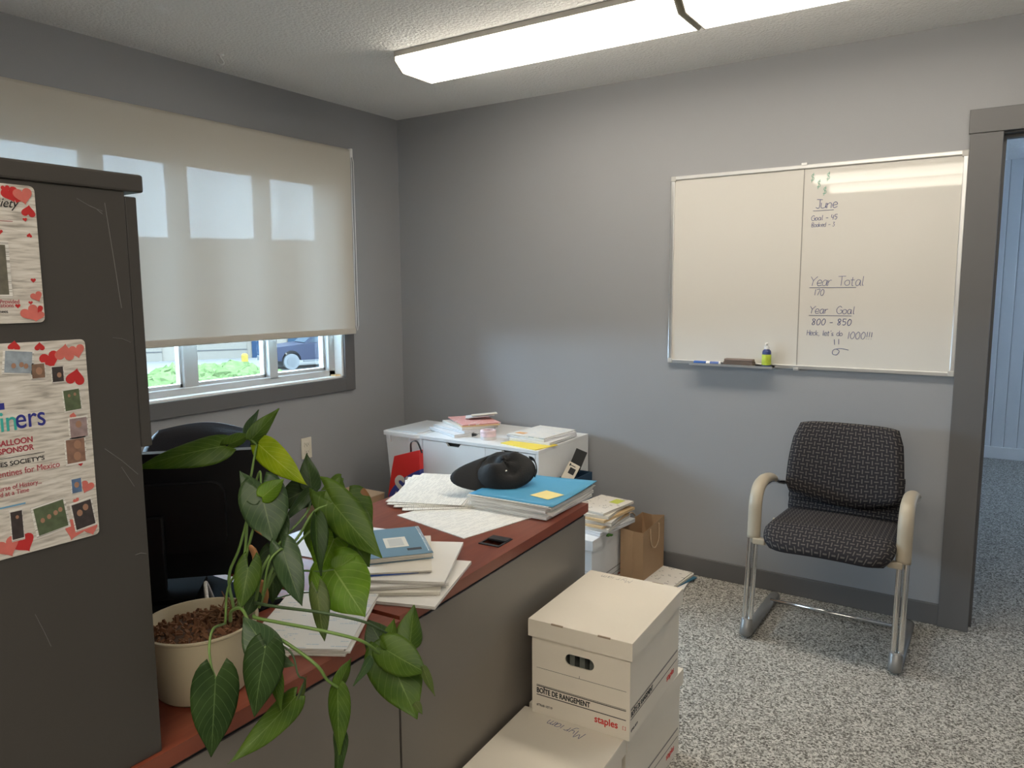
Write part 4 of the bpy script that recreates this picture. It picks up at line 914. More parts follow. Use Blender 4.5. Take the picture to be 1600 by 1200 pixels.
for k in range(3):
    bm = B(); zz = CT+.0165*k; lathe(bm, [(.026, zz), (.040, zz), (.041, zz+.002), (.041, zz+.014), (.040, zz+.016), (.026, zz+.016), (.026, zz)], 28)
    o = link('tape_roll', bm, M['tape'] if k else mat('clear_tape', (.66, .60, .58), .3), None, autos=True, loc=(.945, -.42, 0))
    tag(o, ('bottom', 'middle', 'top')[k]+' roll of pink and white tape stacked on the cabinet', 'tape roll', 'tape rolls on the white cabinet')
sheet('envelope', .16, .24, (1.195, -.425, CT), R(78), M['yellow'], .004, 0, 'bright yellow envelope under the right cabinet papers', 'envelope')
z = CT+.0045
for i, (x, y, a, th, lb) in enumerate([(1.185, -.27, 80, .012, 'lowest wad above the yellow envelope on the cabinet'), (1.170, -.26, 74, .012, 'middle wad above the yellow envelope on the cabinet')]):
    sheet('paper_wad', .24, .28, (x, y, z), R(a-80), M['paper_cool'], th, 0, lb, 'papers', 'papers above the yellow envelope', seed=80+i); z += th+.0004
sheet('printed_sheet', .225, .29, (1.168, -.255, z), R(-4), M['print2'], .006, 0, 'printed sheets topping the right cabinet pile', 'papers')
sheet('sticky_note', .055, .04, (1.10, -.345, z+.0065), R(-6), mat('orange_note', (.80, .45, .22), .7), .0006, 0, 'small orange sticky note on the printed sheets', 'note')
# ------------------------------------------------------------------ white bin with lid
bn = tag(empty('waste_bin', (.300, -.510, 0), R(0)), 'tall white plastic bin with rim beside the white cabinet', 'bin')
def frust(bm, x0, x1, y0, y1, z0, z1, ins, cr=.03, cap0=True, cap1=True, inner=None):
    def ring(i, z):
        pts = []
        for cx, cy, a0 in ((x1-i-cr, y1-i-cr, 0), (x0+i+cr, y1-i-cr, 90), (x0+i+cr, y0+i+cr, 180), (x1-i-cr, y0+i+cr, 270)):
            for k in range(5): a = R(a0+k*22.5); pts.append(bm.verts.new((cx+cr*math.cos(a), cy+cr*math.sin(a), z)))
        return pts
    rs = [ring(ins, z0), ring(0, z1)]
    n = len(rs[0])
    for i in range(n): bm.faces.new((rs[0][i], rs[0][(i+1) % n], rs[1][(i+1) % n], rs[1][i]))
    if cap0: bm.faces.new(rs[0][::-1])
    if cap1: bm.faces.new(rs[1])
    return rs
bm = B(); frust(bm, 0, .245, 0, .37, 0, .640, .035); link('bin_body', bm, M['white_plastic'], bn, autos=True)
bm = B(); frust(bm, -.010, .255, -.010, .38, .636, .656, .0, .035); bx(bm, .012, .233, .012, .358, .652, .6565)
link('rim', bm, M['white_plastic'], bn, autos=True)
link('lid_flap', box(.016, .229, .016, .354, .6565, .664, .003), mat('pale_grey_plastic', (.62, .64, .67), .35), bn)
for a in (.05, .19): link('rib', box(a, a+.006, -.008, .012, .600, .637), M['white_plastic'], bn)
# carton on the floor left of the bin
t = tag(empty('carton', (.12, -.92, 0)), 'plain brown cardboard carton on the floor left of the bin', 'carton')
link('carton_body', box(0, .25, 0, .33, 0, .33, .002), M['kraft'], t)
bm = B(); bx(bm, -.002, .252, -.002, .1640, .330, .334); bx(bm, -.002, .252, .166, .332, .330, .334); link('top_flap', bm, M['kraft_light'], t)
# tote bag
tb = tag(empty('tote_bag', (.43, -.625, 0), R(0)), 'red white and blue shopping tote with big letters before the bin', 'tote bag')
m, nt, b = new_mat('red_blue_beige_print'); tc = N(nt, 'ShaderNodeTexCoord'); s = N(nt, 'ShaderNodeSeparateXYZ'); nt.links.new(tc.outputs['Object'], s.inputs[0])
X_, Z_ = s.outputs[0], s.outputs[2]
arc = math_(nt, 'MULTIPLY_ADD', math_(nt, 'POWER', math_(nt, 'MAXIMUM', X_, .001), .5), .42, .305)
c1 = N(nt, 'ShaderNodeMix', data_type='RGBA'); c1.inputs[6].default_value = (.03, .045, .24, 1); c1.inputs[7].default_value = (.60, .52, .45, 1)
nt.links.new(math_(nt, 'LESS_THAN', Z_, math_(nt, 'MULTIPLY_ADD', X_, 1.1, .205)), c1.inputs[0])
c2 = N(nt, 'ShaderNodeMix', data_type='RGBA'); c2.inputs[7].default_value = (.66, .02, .015, 1); nt.links.new(c1.outputs[2], c2.inputs[6])
nt.links.new(math_(nt, 'GREATER_THAN', Z_, arc), c2.inputs[0]); nt.links.new(c2.outputs[2], b.inputs['Base Color']); b.inputs['Roughness'].default_value = .45; M['tote'] = m
bm = B(); prism(bm, [(0, 0), (.235, 0), (.222, .605), (.20, .60), (.05, .555), (.030, .48), (.0, .34)], 'y', 0, .030); link('bag_body', bm, M['tote'], tb)
lettering('SU', .175, (.050, -.0006, .330), FACE_Y, mat('beige_print', (.66, .58, .50), .5), tb, bold=.006, xs=.9, ext=.0006)
bm = B(); tube(bm, smoothpts([(.15, .02, .585), (.17, .0, .64), (.21, 0, .65), (.225, .02, .59)], 5), .007, 8, flat=(.4, 1)); link('handle', bm, M['black'], tb, True)
bm = B(); bx(bm, -.045, .02, -.012, .002, .252, .285, .004); link('buckle', bm, M['black'], tb)
# ------------------------------------------------------------------ navy bin, leaflets on the far banker box
nv_ = tag(empty('desk_organiser', (1.330, -.388, .2855)), 'small navy organiser bin between white cabinet and leaflet pile', 'organiser')
OH = .213
bm = B(); bx(bm, 0, .088, 0, .006, 0, OH); bx(bm, 0, .088, .209, .215, 0, OH); bx(bm, 0, .006, .006, .209, 0, OH); bx(bm, .082, .088, .006, .209, 0, OH); bx(bm, .006, .082, .006, .209, 0, .006)
link('bin_body', bm, M['navy'], nv_)
t = tag(link('instruction_card', box(-.0015, .0015, -.030, .030, -.055, .055, .0005), M['ink'], None, loc=(1.366, -.232, .563), rot=(R(-24), R(-8), R(-52))), 'black card standing up in the navy organiser', 'card')
t = tag(empty('product_box', (1.374, -.322, .522), rot=(R(-28), R(-14), R(-58))), 'small cream product carton tilted in the navy organiser', 'box')
link('carton_body', box(-.013, .013, -.030, .030, -.046, .046, .002), M['cream'], t); bm = B(); bx(bm, .0130, .0134, -.012, .018, -.010, .022); link('printed_mark', bm, M['ink'], t)
bm = B(); bx(bm, .0130, .0134, -.022, -.016, .026, .040); bx(bm, .0130, .0134, -.016, .010, .030, .034); link('printed_code', bm, M['ink'], t)
z = .2858; LG = 'leaflets piled on the far banker box'
for i, (w_, l_, x, y, a, mm, th, lb) in enumerate([(.200, .30, 1.555, -.345, -8, 'paper_cool', .020, 'lowest white wad of the leaflet pile on the far box'), (.190, .29, 1.560, -.350, 4, 'paper', .016, 'second white wad of the leaflet pile on the far box'),
     (.19, .27, 1.550, -.36, -3, 'manila', .010, 'lower buff folder in the leaflet pile'), (.195, .28, 1.555, -.345, 8, 'paper', .018, 'thick white wad midway up the leaflet pile'), (.19, .28, 1.565, -.345, -6, 'manila', .012, 'upper buff folder in the leaflet pile'),
     (.18, .27, 1.555, -.345, 5, 'paper_warm', .014, 'ivory booklets near the top of the leaflet pile'), (.19, .27, 1.555, -.330, -7, 'print3', .012, 'printed leaflet topping the pile on the far box')]):
    sheet('paper_wad' if 'wad' in lb else ('folder' if 'folder' in lb else 'leaflet'), w_, l_, (x, y, z), R(a), M[mm], th, 0, lb, 'papers', LG, seed=90+i); z += th+.0004
sheet('sticky_note', .05, .07, (1.60, -.26, z+.0003), R(-7), mat('lime_note', (.62, .66, .12), .7), .0006, 0, 'lime sticky note on the topmost leaflet of the far box', 'note')
bm = B(); 
for k in range(14):
    a = random.uniform(0, 6.28); bx(bm, .006*math.cos(a)-.004, .006*math.cos(a)+.010, .010*math.sin(a)-.008, .010*math.sin(a)+.010, .000+k*.0006, .0006+k*.0006)
tag(link('gift_ribbon', bm, mat('green_ribbon', (.06, .20, .02), .5, var=.3), None, loc=(1.659, -.47, .2862)), 'small green ribbon curl at the leaflet pile corner', 'ribbon')
# floor papers and kraft bag
z = .0005
for i, (w_, l_, x, y, a, mm, th, lb) in enumerate([(.28, .27, 1.79, -.165, 8, 'paper', .010, 'lowest paper on the floor beneath the kraft bag'), (.24, .26, 1.80, -.17, -14, 'folder_teal', .004, 'dark blue leaflet poking out of the floor papers'), (.30, .26, 1.765, -.180, -6, 'paper_warm', .010, 'ivory newspaper wad on the floor beneath the kraft bag'), (.30, .25, 1.76, -.175, -3, 'print3', .004, 'printed newspaper topping the floor papers')]):
    if mm == 'folder_teal': M[mm] = mat('teal_leaflet', (.03, .13, .22), .5)
    sheet('floor_paper', w_, l_, (x, y, z), R(a), M[mm], th, 0, lb, 'papers', 'papers on the floor by the back wall', seed=120+i); z += th+.0004
kb = tag(empty('paper_bag', (1.700, -.172, z), R(-1)), 'open brown kraft paper bag standing on the floor papers', 'paper bag')
bm = B(); w_, d_, h_ = .060, .125, .265; th = .0015
def quad3(a, b_, c, e): bm.faces.new([bm.verts.new(q) for q in (a, b_, c, e)])
top = [(-w_, -d_, h_*.93), (w_, -d_, h_*.90), (w_, d_, h_), (-w_, d_, h_*.98)]; bot = [(-w_, -d_, 0), (w_, -d_, 0), (w_, d_, 0), (-w_, d_, 0)]
tv = [bm.verts.new(q) for q in top]; bv = [bm.verts.new(q) for q in bot]
fm = (bm.verts.new((.0, -d_+.016, h_*.875)), bm.verts.new((.0, -d_, 0)), bm.verts.new((0, d_-.02, h_*.99)), bm.verts.new((0, d_, 0)))
for q in ((bv[0], fm[1], fm[0], tv[0]), (fm[1], bv[1], tv[1], fm[0]), (bv[1], bv[2], tv[2], tv[1]), (bv[2], fm[3], fm[2], tv[2]), (fm[3], bv[3], tv[3], fm[2]), (bv[3], bv[0], tv[0], tv[3]), (bv[0], bv[3], fm[3], bv[2], bv[1], fm[1])): bm.faces.new(q)
o = link('bag_body', bm, M['kraft'], kb); sd = o.modifiers.new('s', 'SOLIDIFY'); sd.thickness = .0012; sd.offset = -1
for s_ in (1, -1):
    bm = B(); tube(bm, smoothpts([(s_*(w_+.003), -.05, h_*.90), (s_*(w_+.006), -.045, h_*.62 if s_ > 0 else h_*1.0), (s_*(w_+.006), 0, h_*.50 if s_ > 0 else h_*1.08), (s_*(w_+.006), .045, h_*.62 if s_ > 0 else h_*1.0), (s_*(w_+.003), .05, h_*.92)], 6), .003, 8); link('twisted_handle', bm, M['kraft_light'], kb, True)
# ------------------------------------------------------------------ potted plant
def leafmat(name, dark, light, vein, tr=.35, rough=.46):
    m, nt, b = new_mat(name); out = nt.nodes['Material Output']
    uv = N(nt, 'ShaderNodeUVMap'); s = N(nt, 'ShaderNodeSeparateXYZ'); nt.links.new(uv.outputs[0], s.inputs[0])
    ax = math_(nt, 'ABSOLUTE', math_(nt, 'SUBTRACT', s.outputs[0], .5))
    mid = math_(nt, 'LESS_THAN', ax, .014)
    sv = math_(nt, 'ABSOLUTE', math_(nt, 'SUBTRACT', math_(nt, 'FRACT', math_(nt, 'MULTIPLY', math_(nt, 'SUBTRACT', s.outputs[1], math_(nt, 'MULTIPLY', ax, .75)), 8)), .5))
    side = math_(nt, 'MULTIPLY', math_(nt, 'LESS_THAN', sv, .045), .45)
    vf = math_(nt, 'MAXIMUM', math_(nt, 'MULTIPLY', mid, .85), side)
    tc = N(nt, 'ShaderNodeTexCoord'); no = N(nt, 'ShaderNodeTexNoise'); no.inputs['Scale'].default_value = 24; no.inputs['Detail'].default_value = 3; nt.links.new(tc.outputs['Object'], no.inputs['Vector'])
    base = ramp(nt, no.outputs['Fac'], [(.35, dark), (.68, light)])
    mx = N(nt, 'ShaderNodeMix', data_type='RGBA'); nt.links.new(vf, mx.inputs[0]); nt.links.new(base, mx.inputs[6]); mx.inputs[7].default_value = (*vein, 1)
    # browned margin patches
    n3 = N(nt, 'ShaderNodeTexNoise'); n3.inputs['Scale'].default_value = 9; nt.links.new(tc.outputs['Object'], n3.inputs['Vector'])
    bf = math_(nt, 'GREATER_THAN', math_(nt, 'ADD', n3.outputs['Fac'], math_(nt, 'MULTIPLY', ax, .25)), .815)
    m3 = N(nt, 'ShaderNodeMix', data_type='RGBA'); nt.links.new(bf, m3.inputs[0]); nt.links.new(mx.outputs[2], m3.inputs[6]); m3.inputs[7].default_value = (.26, .13, .05, 1)
    col = m3.outputs[2]
    nt.links.new(col, b.inputs['Base Color']); b.inputs['Roughness'].default_value = rough; b.inputs['Specular IOR Level'].default_value = .32
    bp = N(nt, 'ShaderNodeBump'); bp.inputs['Strength'].default_value = .35; bp.inputs['Distance'].default_value = .002; nt.links.new(math_(nt, 'SUBTRACT', 1, vf), bp.inputs['Height']); nt.links.new(bp.outputs[0], b.inputs['Normal'])
    tl = N(nt, 'ShaderNodeBsdfTranslucent'); hs = N(nt, 'ShaderNodeHueSaturation'); hs.inputs['Value'].default_value = 2.0; hs.inputs['Saturation'].default_value = 1.15; nt.links.new(col, hs.inputs['Color']); nt.links.new(hs.outputs[0], tl.inputs[0])
    ms = N(nt, 'ShaderNodeMixShader'); ms.inputs[0].default_value = tr; nt.links.new(b.outputs[0], ms.inputs[1]); nt.links.new(tl.outputs[0], ms.inputs[2]); nt.links.new(ms.outputs[0], out.inputs[0])
    return m
LM = {'d': leafmat('dark_green_leaf', (.018, .044, .008), (.036, .074, .015), (.10, .16, .05), .25),
      'm': leafmat('mid_green_leaf', (.052, .105, .010), (.095, .165, .018), (.17, .25, .06), .35),
      'b': leafmat('bright_green_leaf', (.11, .21, .010), (.17, .30, .02), (.30, .40, .10), .45),
      'y': leafmat('yellow_green_leaf', (.22, .30, .010), (.34, .40, .02), (.45, .48, .12), .45),
      'g': leafmat('dull_grey_green_leaf', (.036, .076, .028), (.068, .115, .045), (.15, .21, .09), .25, .36),
      'o': leafmat('olive_leaf', (.07, .11, .025), (.12, .16, .045), (.22, .26, .09), .35)}
POTC = Vector((2.008, -2.795, DT))
pl = tag(empty('potted_plant', POTC), 'large arrow-leaved green plant in a cream pot on the corner desk', 'plant')
def lp(px, py, D): return dep(px, py, D)-POTC
bm = B(); lathe(bm, [(.001, 0), (.068, 0), (.074, .005), (.087, .060), (.093, .116), (.096, .1185), (.096, .121), (.091, .1215), (.088, .116), (.083, .090), (.001, .088)], 48); link('pot', bm, M['pot'], pl, autos=True)
bm = B(); lathe(bm, [(.085, .096), (.070, .103), (.04, .108), (.001, .109)], 36); link('soil', bm, M['soil'], pl, True)
bm = B()
for k in range(330):
    a = random.uniform(0, 6.283); r_ = .078*math.sqrt(random.random()); c_ = Vector((r_*math.cos(a), r_*math.sin(a), .111-.14*r_+.03*r_+random.uniform(-.002, .006)))
    s_ = random.uniform(.004, .010); mt_ = Matrix.Translation(c_) @ Euler((random.uniform(0, 3), random.uniform(0, 3), random.uniform(0, 3))).to_matrix().to_4x4() @ Matrix.Diagonal((s_*1.6, s_*.7, s_*.4, 1))
    bmesh.ops.create_cube(bm, size=1, matrix=mt_)
o = link('bark_chips', bm, M['bark'], pl); o['kind'] = 'stuff'
bm = B()
for k in range(34):
    a = random.uniform(0, 6.283); r_ = random.uniform(.0, .035); x0_, y0_ = .02+r_*math.cos(a), .035+r_*math.sin(a)
    tube(bm, [(x0_, y0_, .10), (x0_+random.uniform(-.015, .015), y0_+random.uniform(-.015, .015), .125), (x0_+random.uniform(-.03, .03), y0_+random.uniform(-.03, .03), random.uniform(.118, .155))], [.0026, .0022, .001], 5)
o = link('dry_stems', bm, mat('dry_root', (.13, .06, .025), .85, var=.6, scale=50), pl); o['kind'] = 'stuff'
def leaf(base, tip, wpx, D0, D1, mk, tilt=0., lobe=.30, fold=.35, sag=.10, wide=.32, name='leaf', nrm=None):
    """heart-shaped blade from the petiole joint to the tip, with two back lobes"""
    b0, b1 = lp(*base, D0), lp(*tip, D1); d = b1-b0; L = d.length; d.normalize()
    mid = (b0+b1)/2; vw = ((CAM-POTC)-mid).normalized()
    n_ = (vw-d*vw.dot(d)).normalized(); side = d.cross(n_)
    n_ = (n_*math.cos(tilt)+side*math.sin(tilt)).normalized(); side = d.cross(n_).normalized()
    hw = wpx/2*(D0+D1)/2/FPX/max(.45, math.cos(tilt))
    ss = [0, .04, .09, .15, .22, .3, .4, .5, .6, .7, .8, .88, .94, .98, 1]
    wt = [.40, .66, .84, .95, 1, .99, .93, .84, .72, .56, .37, .22, .11, .04, .0]
    vs = [-1, -.85, -.66, -.45, -.22, 0, .22, .45, .66, .85, 1]
    bm = B(); uvl = bm.loops.layers.uv.new('UVMap'); g = {}
    rnd = random.Random(int(base[0]*3+tip[1])); ph = rnd.uniform(0, 6); am = rnd.uniform(.02, .06)
    for i, s_ in enumerate(ss):
        for j_, v in enumerate(vs):
            w_ = max(wt[i], .002)*hw
            bk = lobe*L*max(0, 1-s_/.42)**1.3*abs(v)**.9
            p = b0+d*(s_*L-bk)+side*(v*w_)
            p += n_*(-fold*abs(v)*w_*(.6+.4*abs(v))+sag*L*(4*s_*(1-s_))*.5+am*L*.45*math.sin(s_*9+ph+2*v)*abs(v)+.25*bk*.4)
            g[i, j_] = bm.verts.new(p)
    for i in range(len(ss)-1):
        for j_ in range(len(vs)-1):
            f = bm.faces.new((g[i, j_], g[i+1, j_], g[i+1, j_+1], g[i, j_+1])); f.smooth = True
            for l_, (a, c) in zip(f.loops, ((i, j_), (i+1, j_), (i+1, j_+1), (i, j_+1))): l_[uvl].uv = (vs[c]/2+.5, ss[a])
    bm.normal_update(); o = link(name, bm, LM[mk], pl)
    sd = o.modifiers.new('s', 'SOLIDIFY'); sd.thickness = .0007; sd.offset = 0
    return o
def stem(pts, r0=.0028, r1=.0018, mk='stem'):
    P_ = smoothpts([lp(*q) for q in pts], 6); n = len(P_)
    bm = B(); tube(bm, P_, [r0+(r1-r0)*i/(n-1) for i in range(n)], 8); link('leaf_stem', bm, M[mk], pl, True)
# upper canopy (px, py of the joint and the tip, width in px, depths)
leaf((352, 697), (214, 732), 44, 1.285, 1.26, 'm', .55, .12, .25, .10)
leaf((358, 694), (392, 678), 22, 1.285, 1.29, 'm', .5, .35, .3, .0)
leaf((391, 688), (436, 638), 26, 1.29, 1.32, 'm', .3, .05, .3, .05)
leaf((386, 684), (404, 640), 18, 1.31, 1.34, 'g', .6, .02, .3, .0)
leaf((404, 694), (480, 758), 44, 1.30, 1.24, 'y', .2, .10, .25, .10)
leaf((406, 696), (416, 662), 13, 1.31, 1.33, 'm', .2, .05, .3, 0)
leaf((487, 768), (479, 708), 34, 1.36, 1.39, 'd', .2, .0, .3, .05)
leaf((484, 762), (430, 792), 50, 1.38, 1.36, 'd', .2, .15, .2, .05)
leaf((408, 768), (428, 850), 74, 1.24, 1.22, 'g', .1, .34, .18, .05)
leaf((407, 782), (374, 736), 34, 1.235, 1.25, 'g', .1, .05, .2, .02)
leaf((409, 777), (444, 748), 32, 1.23, 1.24, 'b', .0, .10, .3, .05)
leaf((486, 766), (443, 816), 20, 1.33, 1.30, 'g', .5, .1, .2, .02)
leaf((532, 746), (502, 766), 18, 1.36, 1.36, 'm', .4, .1, .3, .0)
leaf((545, 775), (582, 822), 52, 1.38, 1.38, 'm', .1, .2, .2, .05)
leaf((526, 806), (577, 886), 88, 1.34, 1.30, 'm', .1, .32, .2, .08)
leaf((521, 786), (597, 872), 60, 1.28, 1.24, 'm', .25, .40, .25, .15)
leaf((521, 786), (533, 742), 34, 1.285, 1.30, 'm', .2, .05, .3, .0)
leaf((521, 788), (484, 770), 36, 1.285, 1.30, 'm', .2, .1, .3, .05)
leaf((494, 806), (502, 900), 26, 1.25, 1.23, 'd', .7, .1, .5, .08)
leaf((522, 842), (498, 898), 66, 1.31, 1.30, 'b', .1, .25, .2, .04)
leaf((492, 818), (487, 868), 34, 1.33, 1.32, 'm', .2, .2, .2, .04)
leaf((522, 890), (570, 964), 92, 1.27, 1.22, 'b', .0, .34, .10, .04)
leaf((524, 890), (556, 868), 36, 1.27, 1.28, 'b', .0, .1, .1, .0)
leaf((496, 926), (507, 1002), 30, 1.20, 1.18, 'o', .4, .28, .4, .05)
leaf((500, 922), (488, 892), 24, 1.22, 1.24, 'b', .3, .1, .3, .0)
leaf((442, 858), (472, 947), 46, 1.21, 1.18, 'g', .25, .25, .3, .12)
leaf((428, 866), (426, 944), 48, 1.30, 1.28, 'd', .1, .25, .2, .05)
leaf((388, 888), (376, 952), 40, 1.18, 1.16, 'm', .2, .42, .35, .06)
leaf((398, 930), (382, 966), 24, 1.22, 1.21, 'd', .3, .2, .3, .0)
leaf((432, 800), (444, 862), 30, 1.26, 1.23, 'g', .5, .2, .3, .05)
# front skirt over the pot and desk edge
leaf((424, 1028), (380, 963), 58, 1.08, 1.10, 'g', .25, .02, .25, .10)
leaf((415, 1012), (398, 1120), 62, 1.07, 1.06, 'd', .25, .2, .3, .10)
leaf((337, 1060), (330, 1183), 72, 1.08, 1.07, 'd', .05, .26, .15, .04)
leaf((462, 1088), (356, 1194), 44, 1.10, 1.07, 'm', .35, .08, .3, -.12)
leaf((466, 1100), (479, 1056), 10, 1.10, 1.11, 'o', .5, .0, .4, .1)
leaf((424, 1030), (460, 1040), 24, 1.08, 1.09, 'g', .3, .3, .3, .0)
leaf((424, 1036), (440, 1112), 24, 1.08, 1.08, 'm', .6, .1, .3, .05)
leaf((528, 1074), (531, 1180), 34, 1.14, 1.12, 'm', .4, .10, .4, .05)
leaf((528, 1074), (549, 1028), 22, 1.14, 1.15, 'm', .5, .0, .4, .0)
leaf((530, 1140), (527, 1225), 22, 1.13, 1.12, 'd', .6, .05, .4, .0)
leaf((580, 1026), (552, 1072), 14, 1.16, 1.16, 'g', .6, .0, .4, .0)
leaf((604, 1016), (652, 1124), 84, 1.22, 1.18, 'm', .1, .22, .2, .06)
leaf((605, 1016), (668, 1052), 58, 1.19, 1.17, 'm', .2, .30, .2, .10)
leaf((660, 1040), (680, 1088), 14, 1.17, 1.17, 'o', .4, .0, .3, .1)
leaf((640, 1010), (647, 945), 42, 1.21, 1.24, 'm', .35, .05, .4, .0)
leaf((600, 1012), (575, 968), 48, 1.24, 1.26, 'd', .1, .1, .2, .0)
leaf((600, 1014), (572, 1022), 34, 1.23, 1.23, 'm', .2, .1, .2, .0)
leaf((605, 1016), (616, 966), 26, 1.20, 1.21, 'm', .3, .0, .3, .0)
leaf((648, 1098), (660, 1116), 14, 1.185, 1.185, 'o', .2, .0, .3, .0)
# stems
stem([(372, 952, 1.26), (384, 850, 1.27), (387, 780, 1.28), (399, 706, 1.29), (402, 696, 1.30)])
stem([(366, 955, 1.27), (358, 900, 1.28), (376, 850, 1.28), (404, 740, 1.28), (408, 770, 1.245)])
stem([(402, 696, 1.30), (396, 690, 1.295), (389, 686, 1.29)], .0022, .0018)
stem([(375, 950, 1.25), (378, 900, 1.25), (392, 840, 1.25), (404, 800, 1.245), (408, 770, 1.24)])
stem([(398, 950, 1.22), (410, 890, 1.22), (440, 845, 1.24), (480, 800, 1.32), (486, 768, 1.36)], .003)
stem([(404, 950, 1.22), (430, 880, 1.24), (465, 840, 1.27), (490, 800, 1.28), (521, 786, 1.28)], .003)
stem([(404, 945, 1.24), (440, 880, 1.26), (484, 830, 1.30), (510, 812, 1.33), (526, 806, 1.34)], .0026)
stem([(410, 930, 1.20), (420, 880, 1.20), (436, 860, 1.205), (442, 858, 1.21)], .002)
stem([(352, 975, 1.22), (356, 920, 1.22), (375, 890, 1.19), (388, 888, 1.18)], .002)
stem([(400, 950, 1.26), (425, 900, 1.28), (470, 892, 1.28), (500, 893, 1.27), (522, 890, 1.27)], .002)
stem([(430, 936, 1.22), (450, 930, 1.22), (475, 926, 1.21), (496, 926, 1.20)], .0014, .001, 'stem_dark')
stem([(398, 942, 1.20), (432, 948, 1.19), (501, 957, 1.17), (564, 970, 1.17), (594, 984, 1.19), (612, 994, 1.21), (638, 1010, 1.21)], .0028, .0018, 'stem_dark')
stem([(396, 962, 1.18), (407, 967, 1.17), (501, 985, 1.15), (564, 1001, 1.16), (592, 1020, 1.19), (602, 1020, 1.20), (606, 1014, 1.20)], .003, .002)
stem([(392, 974, 1.17), (407, 981, 1.15), (454, 1009, 1.13), (495, 1040, 1.12), (511, 1062, 1.13), (528, 1074, 1.14)], .003, .0022)
stem([(350, 975, 1.20), (333, 983, 1.12), (327, 1010, 1.10), (330, 1040, 1.09), (337, 1060, 1.08)], .0022, .0016)
stem([(360, 970, 1.20), (362, 955, 1.17), (378, 952, 1.14), (395, 985, 1.11), (415, 1012, 1.07)], .003, .002)
stem([(390, 968, 1.20), (398, 990, 1.14), (410, 1010, 1.10), (424, 1028, 1.08)], .0024, .0016)
stem([(424, 1000, 1.12), (455, 1020, 1.10), (466, 1055, 1.09), (476, 1062, 1.10), (466, 1092, 1.10)], .0016, .0012, 'stem_dark')
bm = B(); P_ = [lp(392, 852, 1.24), lp(400, 872, 1.25), lp(398, 890, 1.25)]; tube(bm, smoothpts(P_, 4), [.004]+[.010]*7+[.003], 8, flat=(1, .3))
P_ = [lp(404, 905, 1.25), lp(412, 925, 1.25), lp(408, 945, 1.25)]; tube(bm, smoothpts(P_, 4), [.004]+[.013]*7+[.004], 8, flat=(1, .3)); link('withered_leaf', bm, M['dryleaf'], pl, True)
# ------------------------------------------------------------------ outside, seen through the window
GZ = -2.5
asph = mat('pale_asphalt', (.050, .046, .042), .9, spec=0.0, var=.1, scale=2); struct(link('ground', box(-90, -.5, -40, 80, GZ-.2, GZ), asph))
sid = mat('cream_siding', (.060, .051, .041), .7, spec=0.0, var=.03); M['sid'] = sid
bt = tag(empty('warehouse', (-36.5, 22.5, GZ), math.radians(57)), 'long pale warehouse with flat roof across the yard', 'building')
# local x along the facade (image right), facade at y=0, depth +y
link('wall', box(-34, 34, 0, 12, 0, 6.6), sid, bt)
link('roof_cap', box(-34.3, 34.3, -.3, 12, 6.6, 7.0), mat('dark_roof_edge', (.07, .07, .075), .6, spec=0.0), bt)
bm = B()
for k in range(-12, 12): bx(bm, k*2.8-.04, k*2.8+.04, -.05, 0, 0, 6.6)
link('wall_joint', bm, mat('joint_grey', (.040, .034, .030), .7, spec=0.0), bt)
for k in range(4):
    d_ = link('loading_door', box(-14+k*4.6, -10.6+k*4.6, -.08, -.0, 0, 3.4), mat('pale_door_panel', (.052, .045, .037), .6, spec=0.0), bt)
    bm = B()
    for q in range(5): bx(bm, -14+k*4.6, -10.6+k*4.6, -.10, -.08, .6*q+.5, .6*q+.56)
    link('door_rib', bm, mat('door_rib_grey', (0.0227, 0.0211, 0.0202), .6, spec=0.0), d_)
link('entry_door', box(3.5, 4.7, -.12, 0, 0, 2.9), mat('slate_blue_door', (.006, .011, .020), .5, spec=0.0), bt)
link('entry_door', box(5.6, 6.8, -.12, 0, 0, 2.6), mat('slate_blue_door_dim', (0.0086, 0.0144, 0.0216), .5, spec=0.0), bt)
for k in range(6):
    f = link('window', box(-12+k*4, -10.2+k*4, -.1, 0, 4.2, 5.2), mat('upper_window_glass', (.05, .06, .07), .4, spec=0.0), bt)
# utility lines and pole
bo = tag(empty('bollard', (-24.9, 17.6, GZ)), 'yellow painted safety bollard in the yard', 'bollard')
bm = B(); tube(bm, [(0, 0, 0), (0, 0, 1.15), (0, 0, 1.22)], [.14, .14, .08], 14); link('post', bm, mat('yellow_paint', (.080, .055, .012), .5, spec=0.0), bo, autos=True)
# pickup
tk = tag(empty('pickup_truck', (-27.2, 24.0, GZ), math.radians(250)), 'dark blue pickup truck parked outside the window', 'pickup truck')
tp = mat('dark_blue_car_paint', (.003, .004, .010), .3, spec=0.12, var=.05); tm = mat('dull_alloy', (0.0360, 0.0360, 0.0360), .5, spec=0.0); tyre = mat('tyre_rubber', (.02, .02, .02), .8)
def arch(cx, r=.50): return [(cx+r*math.cos(R(a)), .42+r*math.sin(R(a))) for a in range(180, -1, -20)]
bm = B(); side = [(-2.85, .55), (-2.85, 1.25), (-.95, 1.28)] ; side += [(-.95, 1.28), (.95, 1.28), (1.05, 1.25), (2.60, 1.12), (2.80, .95), (2.82, .50)]
bot = []
for cx in (1.85, -1.65): bot += [(cx+.50*math.cos(R(a)), .45+.52*math.sin(R(a))) for a in range(0, 181, 20)]
polyb = [(-2.85, .5), (-2.85, 1.25), (-.98, 1.29), (.95, 1.30), (2.60, 1.16), (2.80, .98), (2.82, .5)]+[q for q in bot if True]
prism(bm, polyb, 'y', -.95, .95); link('truck_body', bm, tp, tk)
bm = B(); prism(bm, [(-1.0, 1.29), (-.85, 1.88), (.30, 1.92), (1.05, 1.30)], 'y', -.78, .78); link('cab', bm, tp, tk)
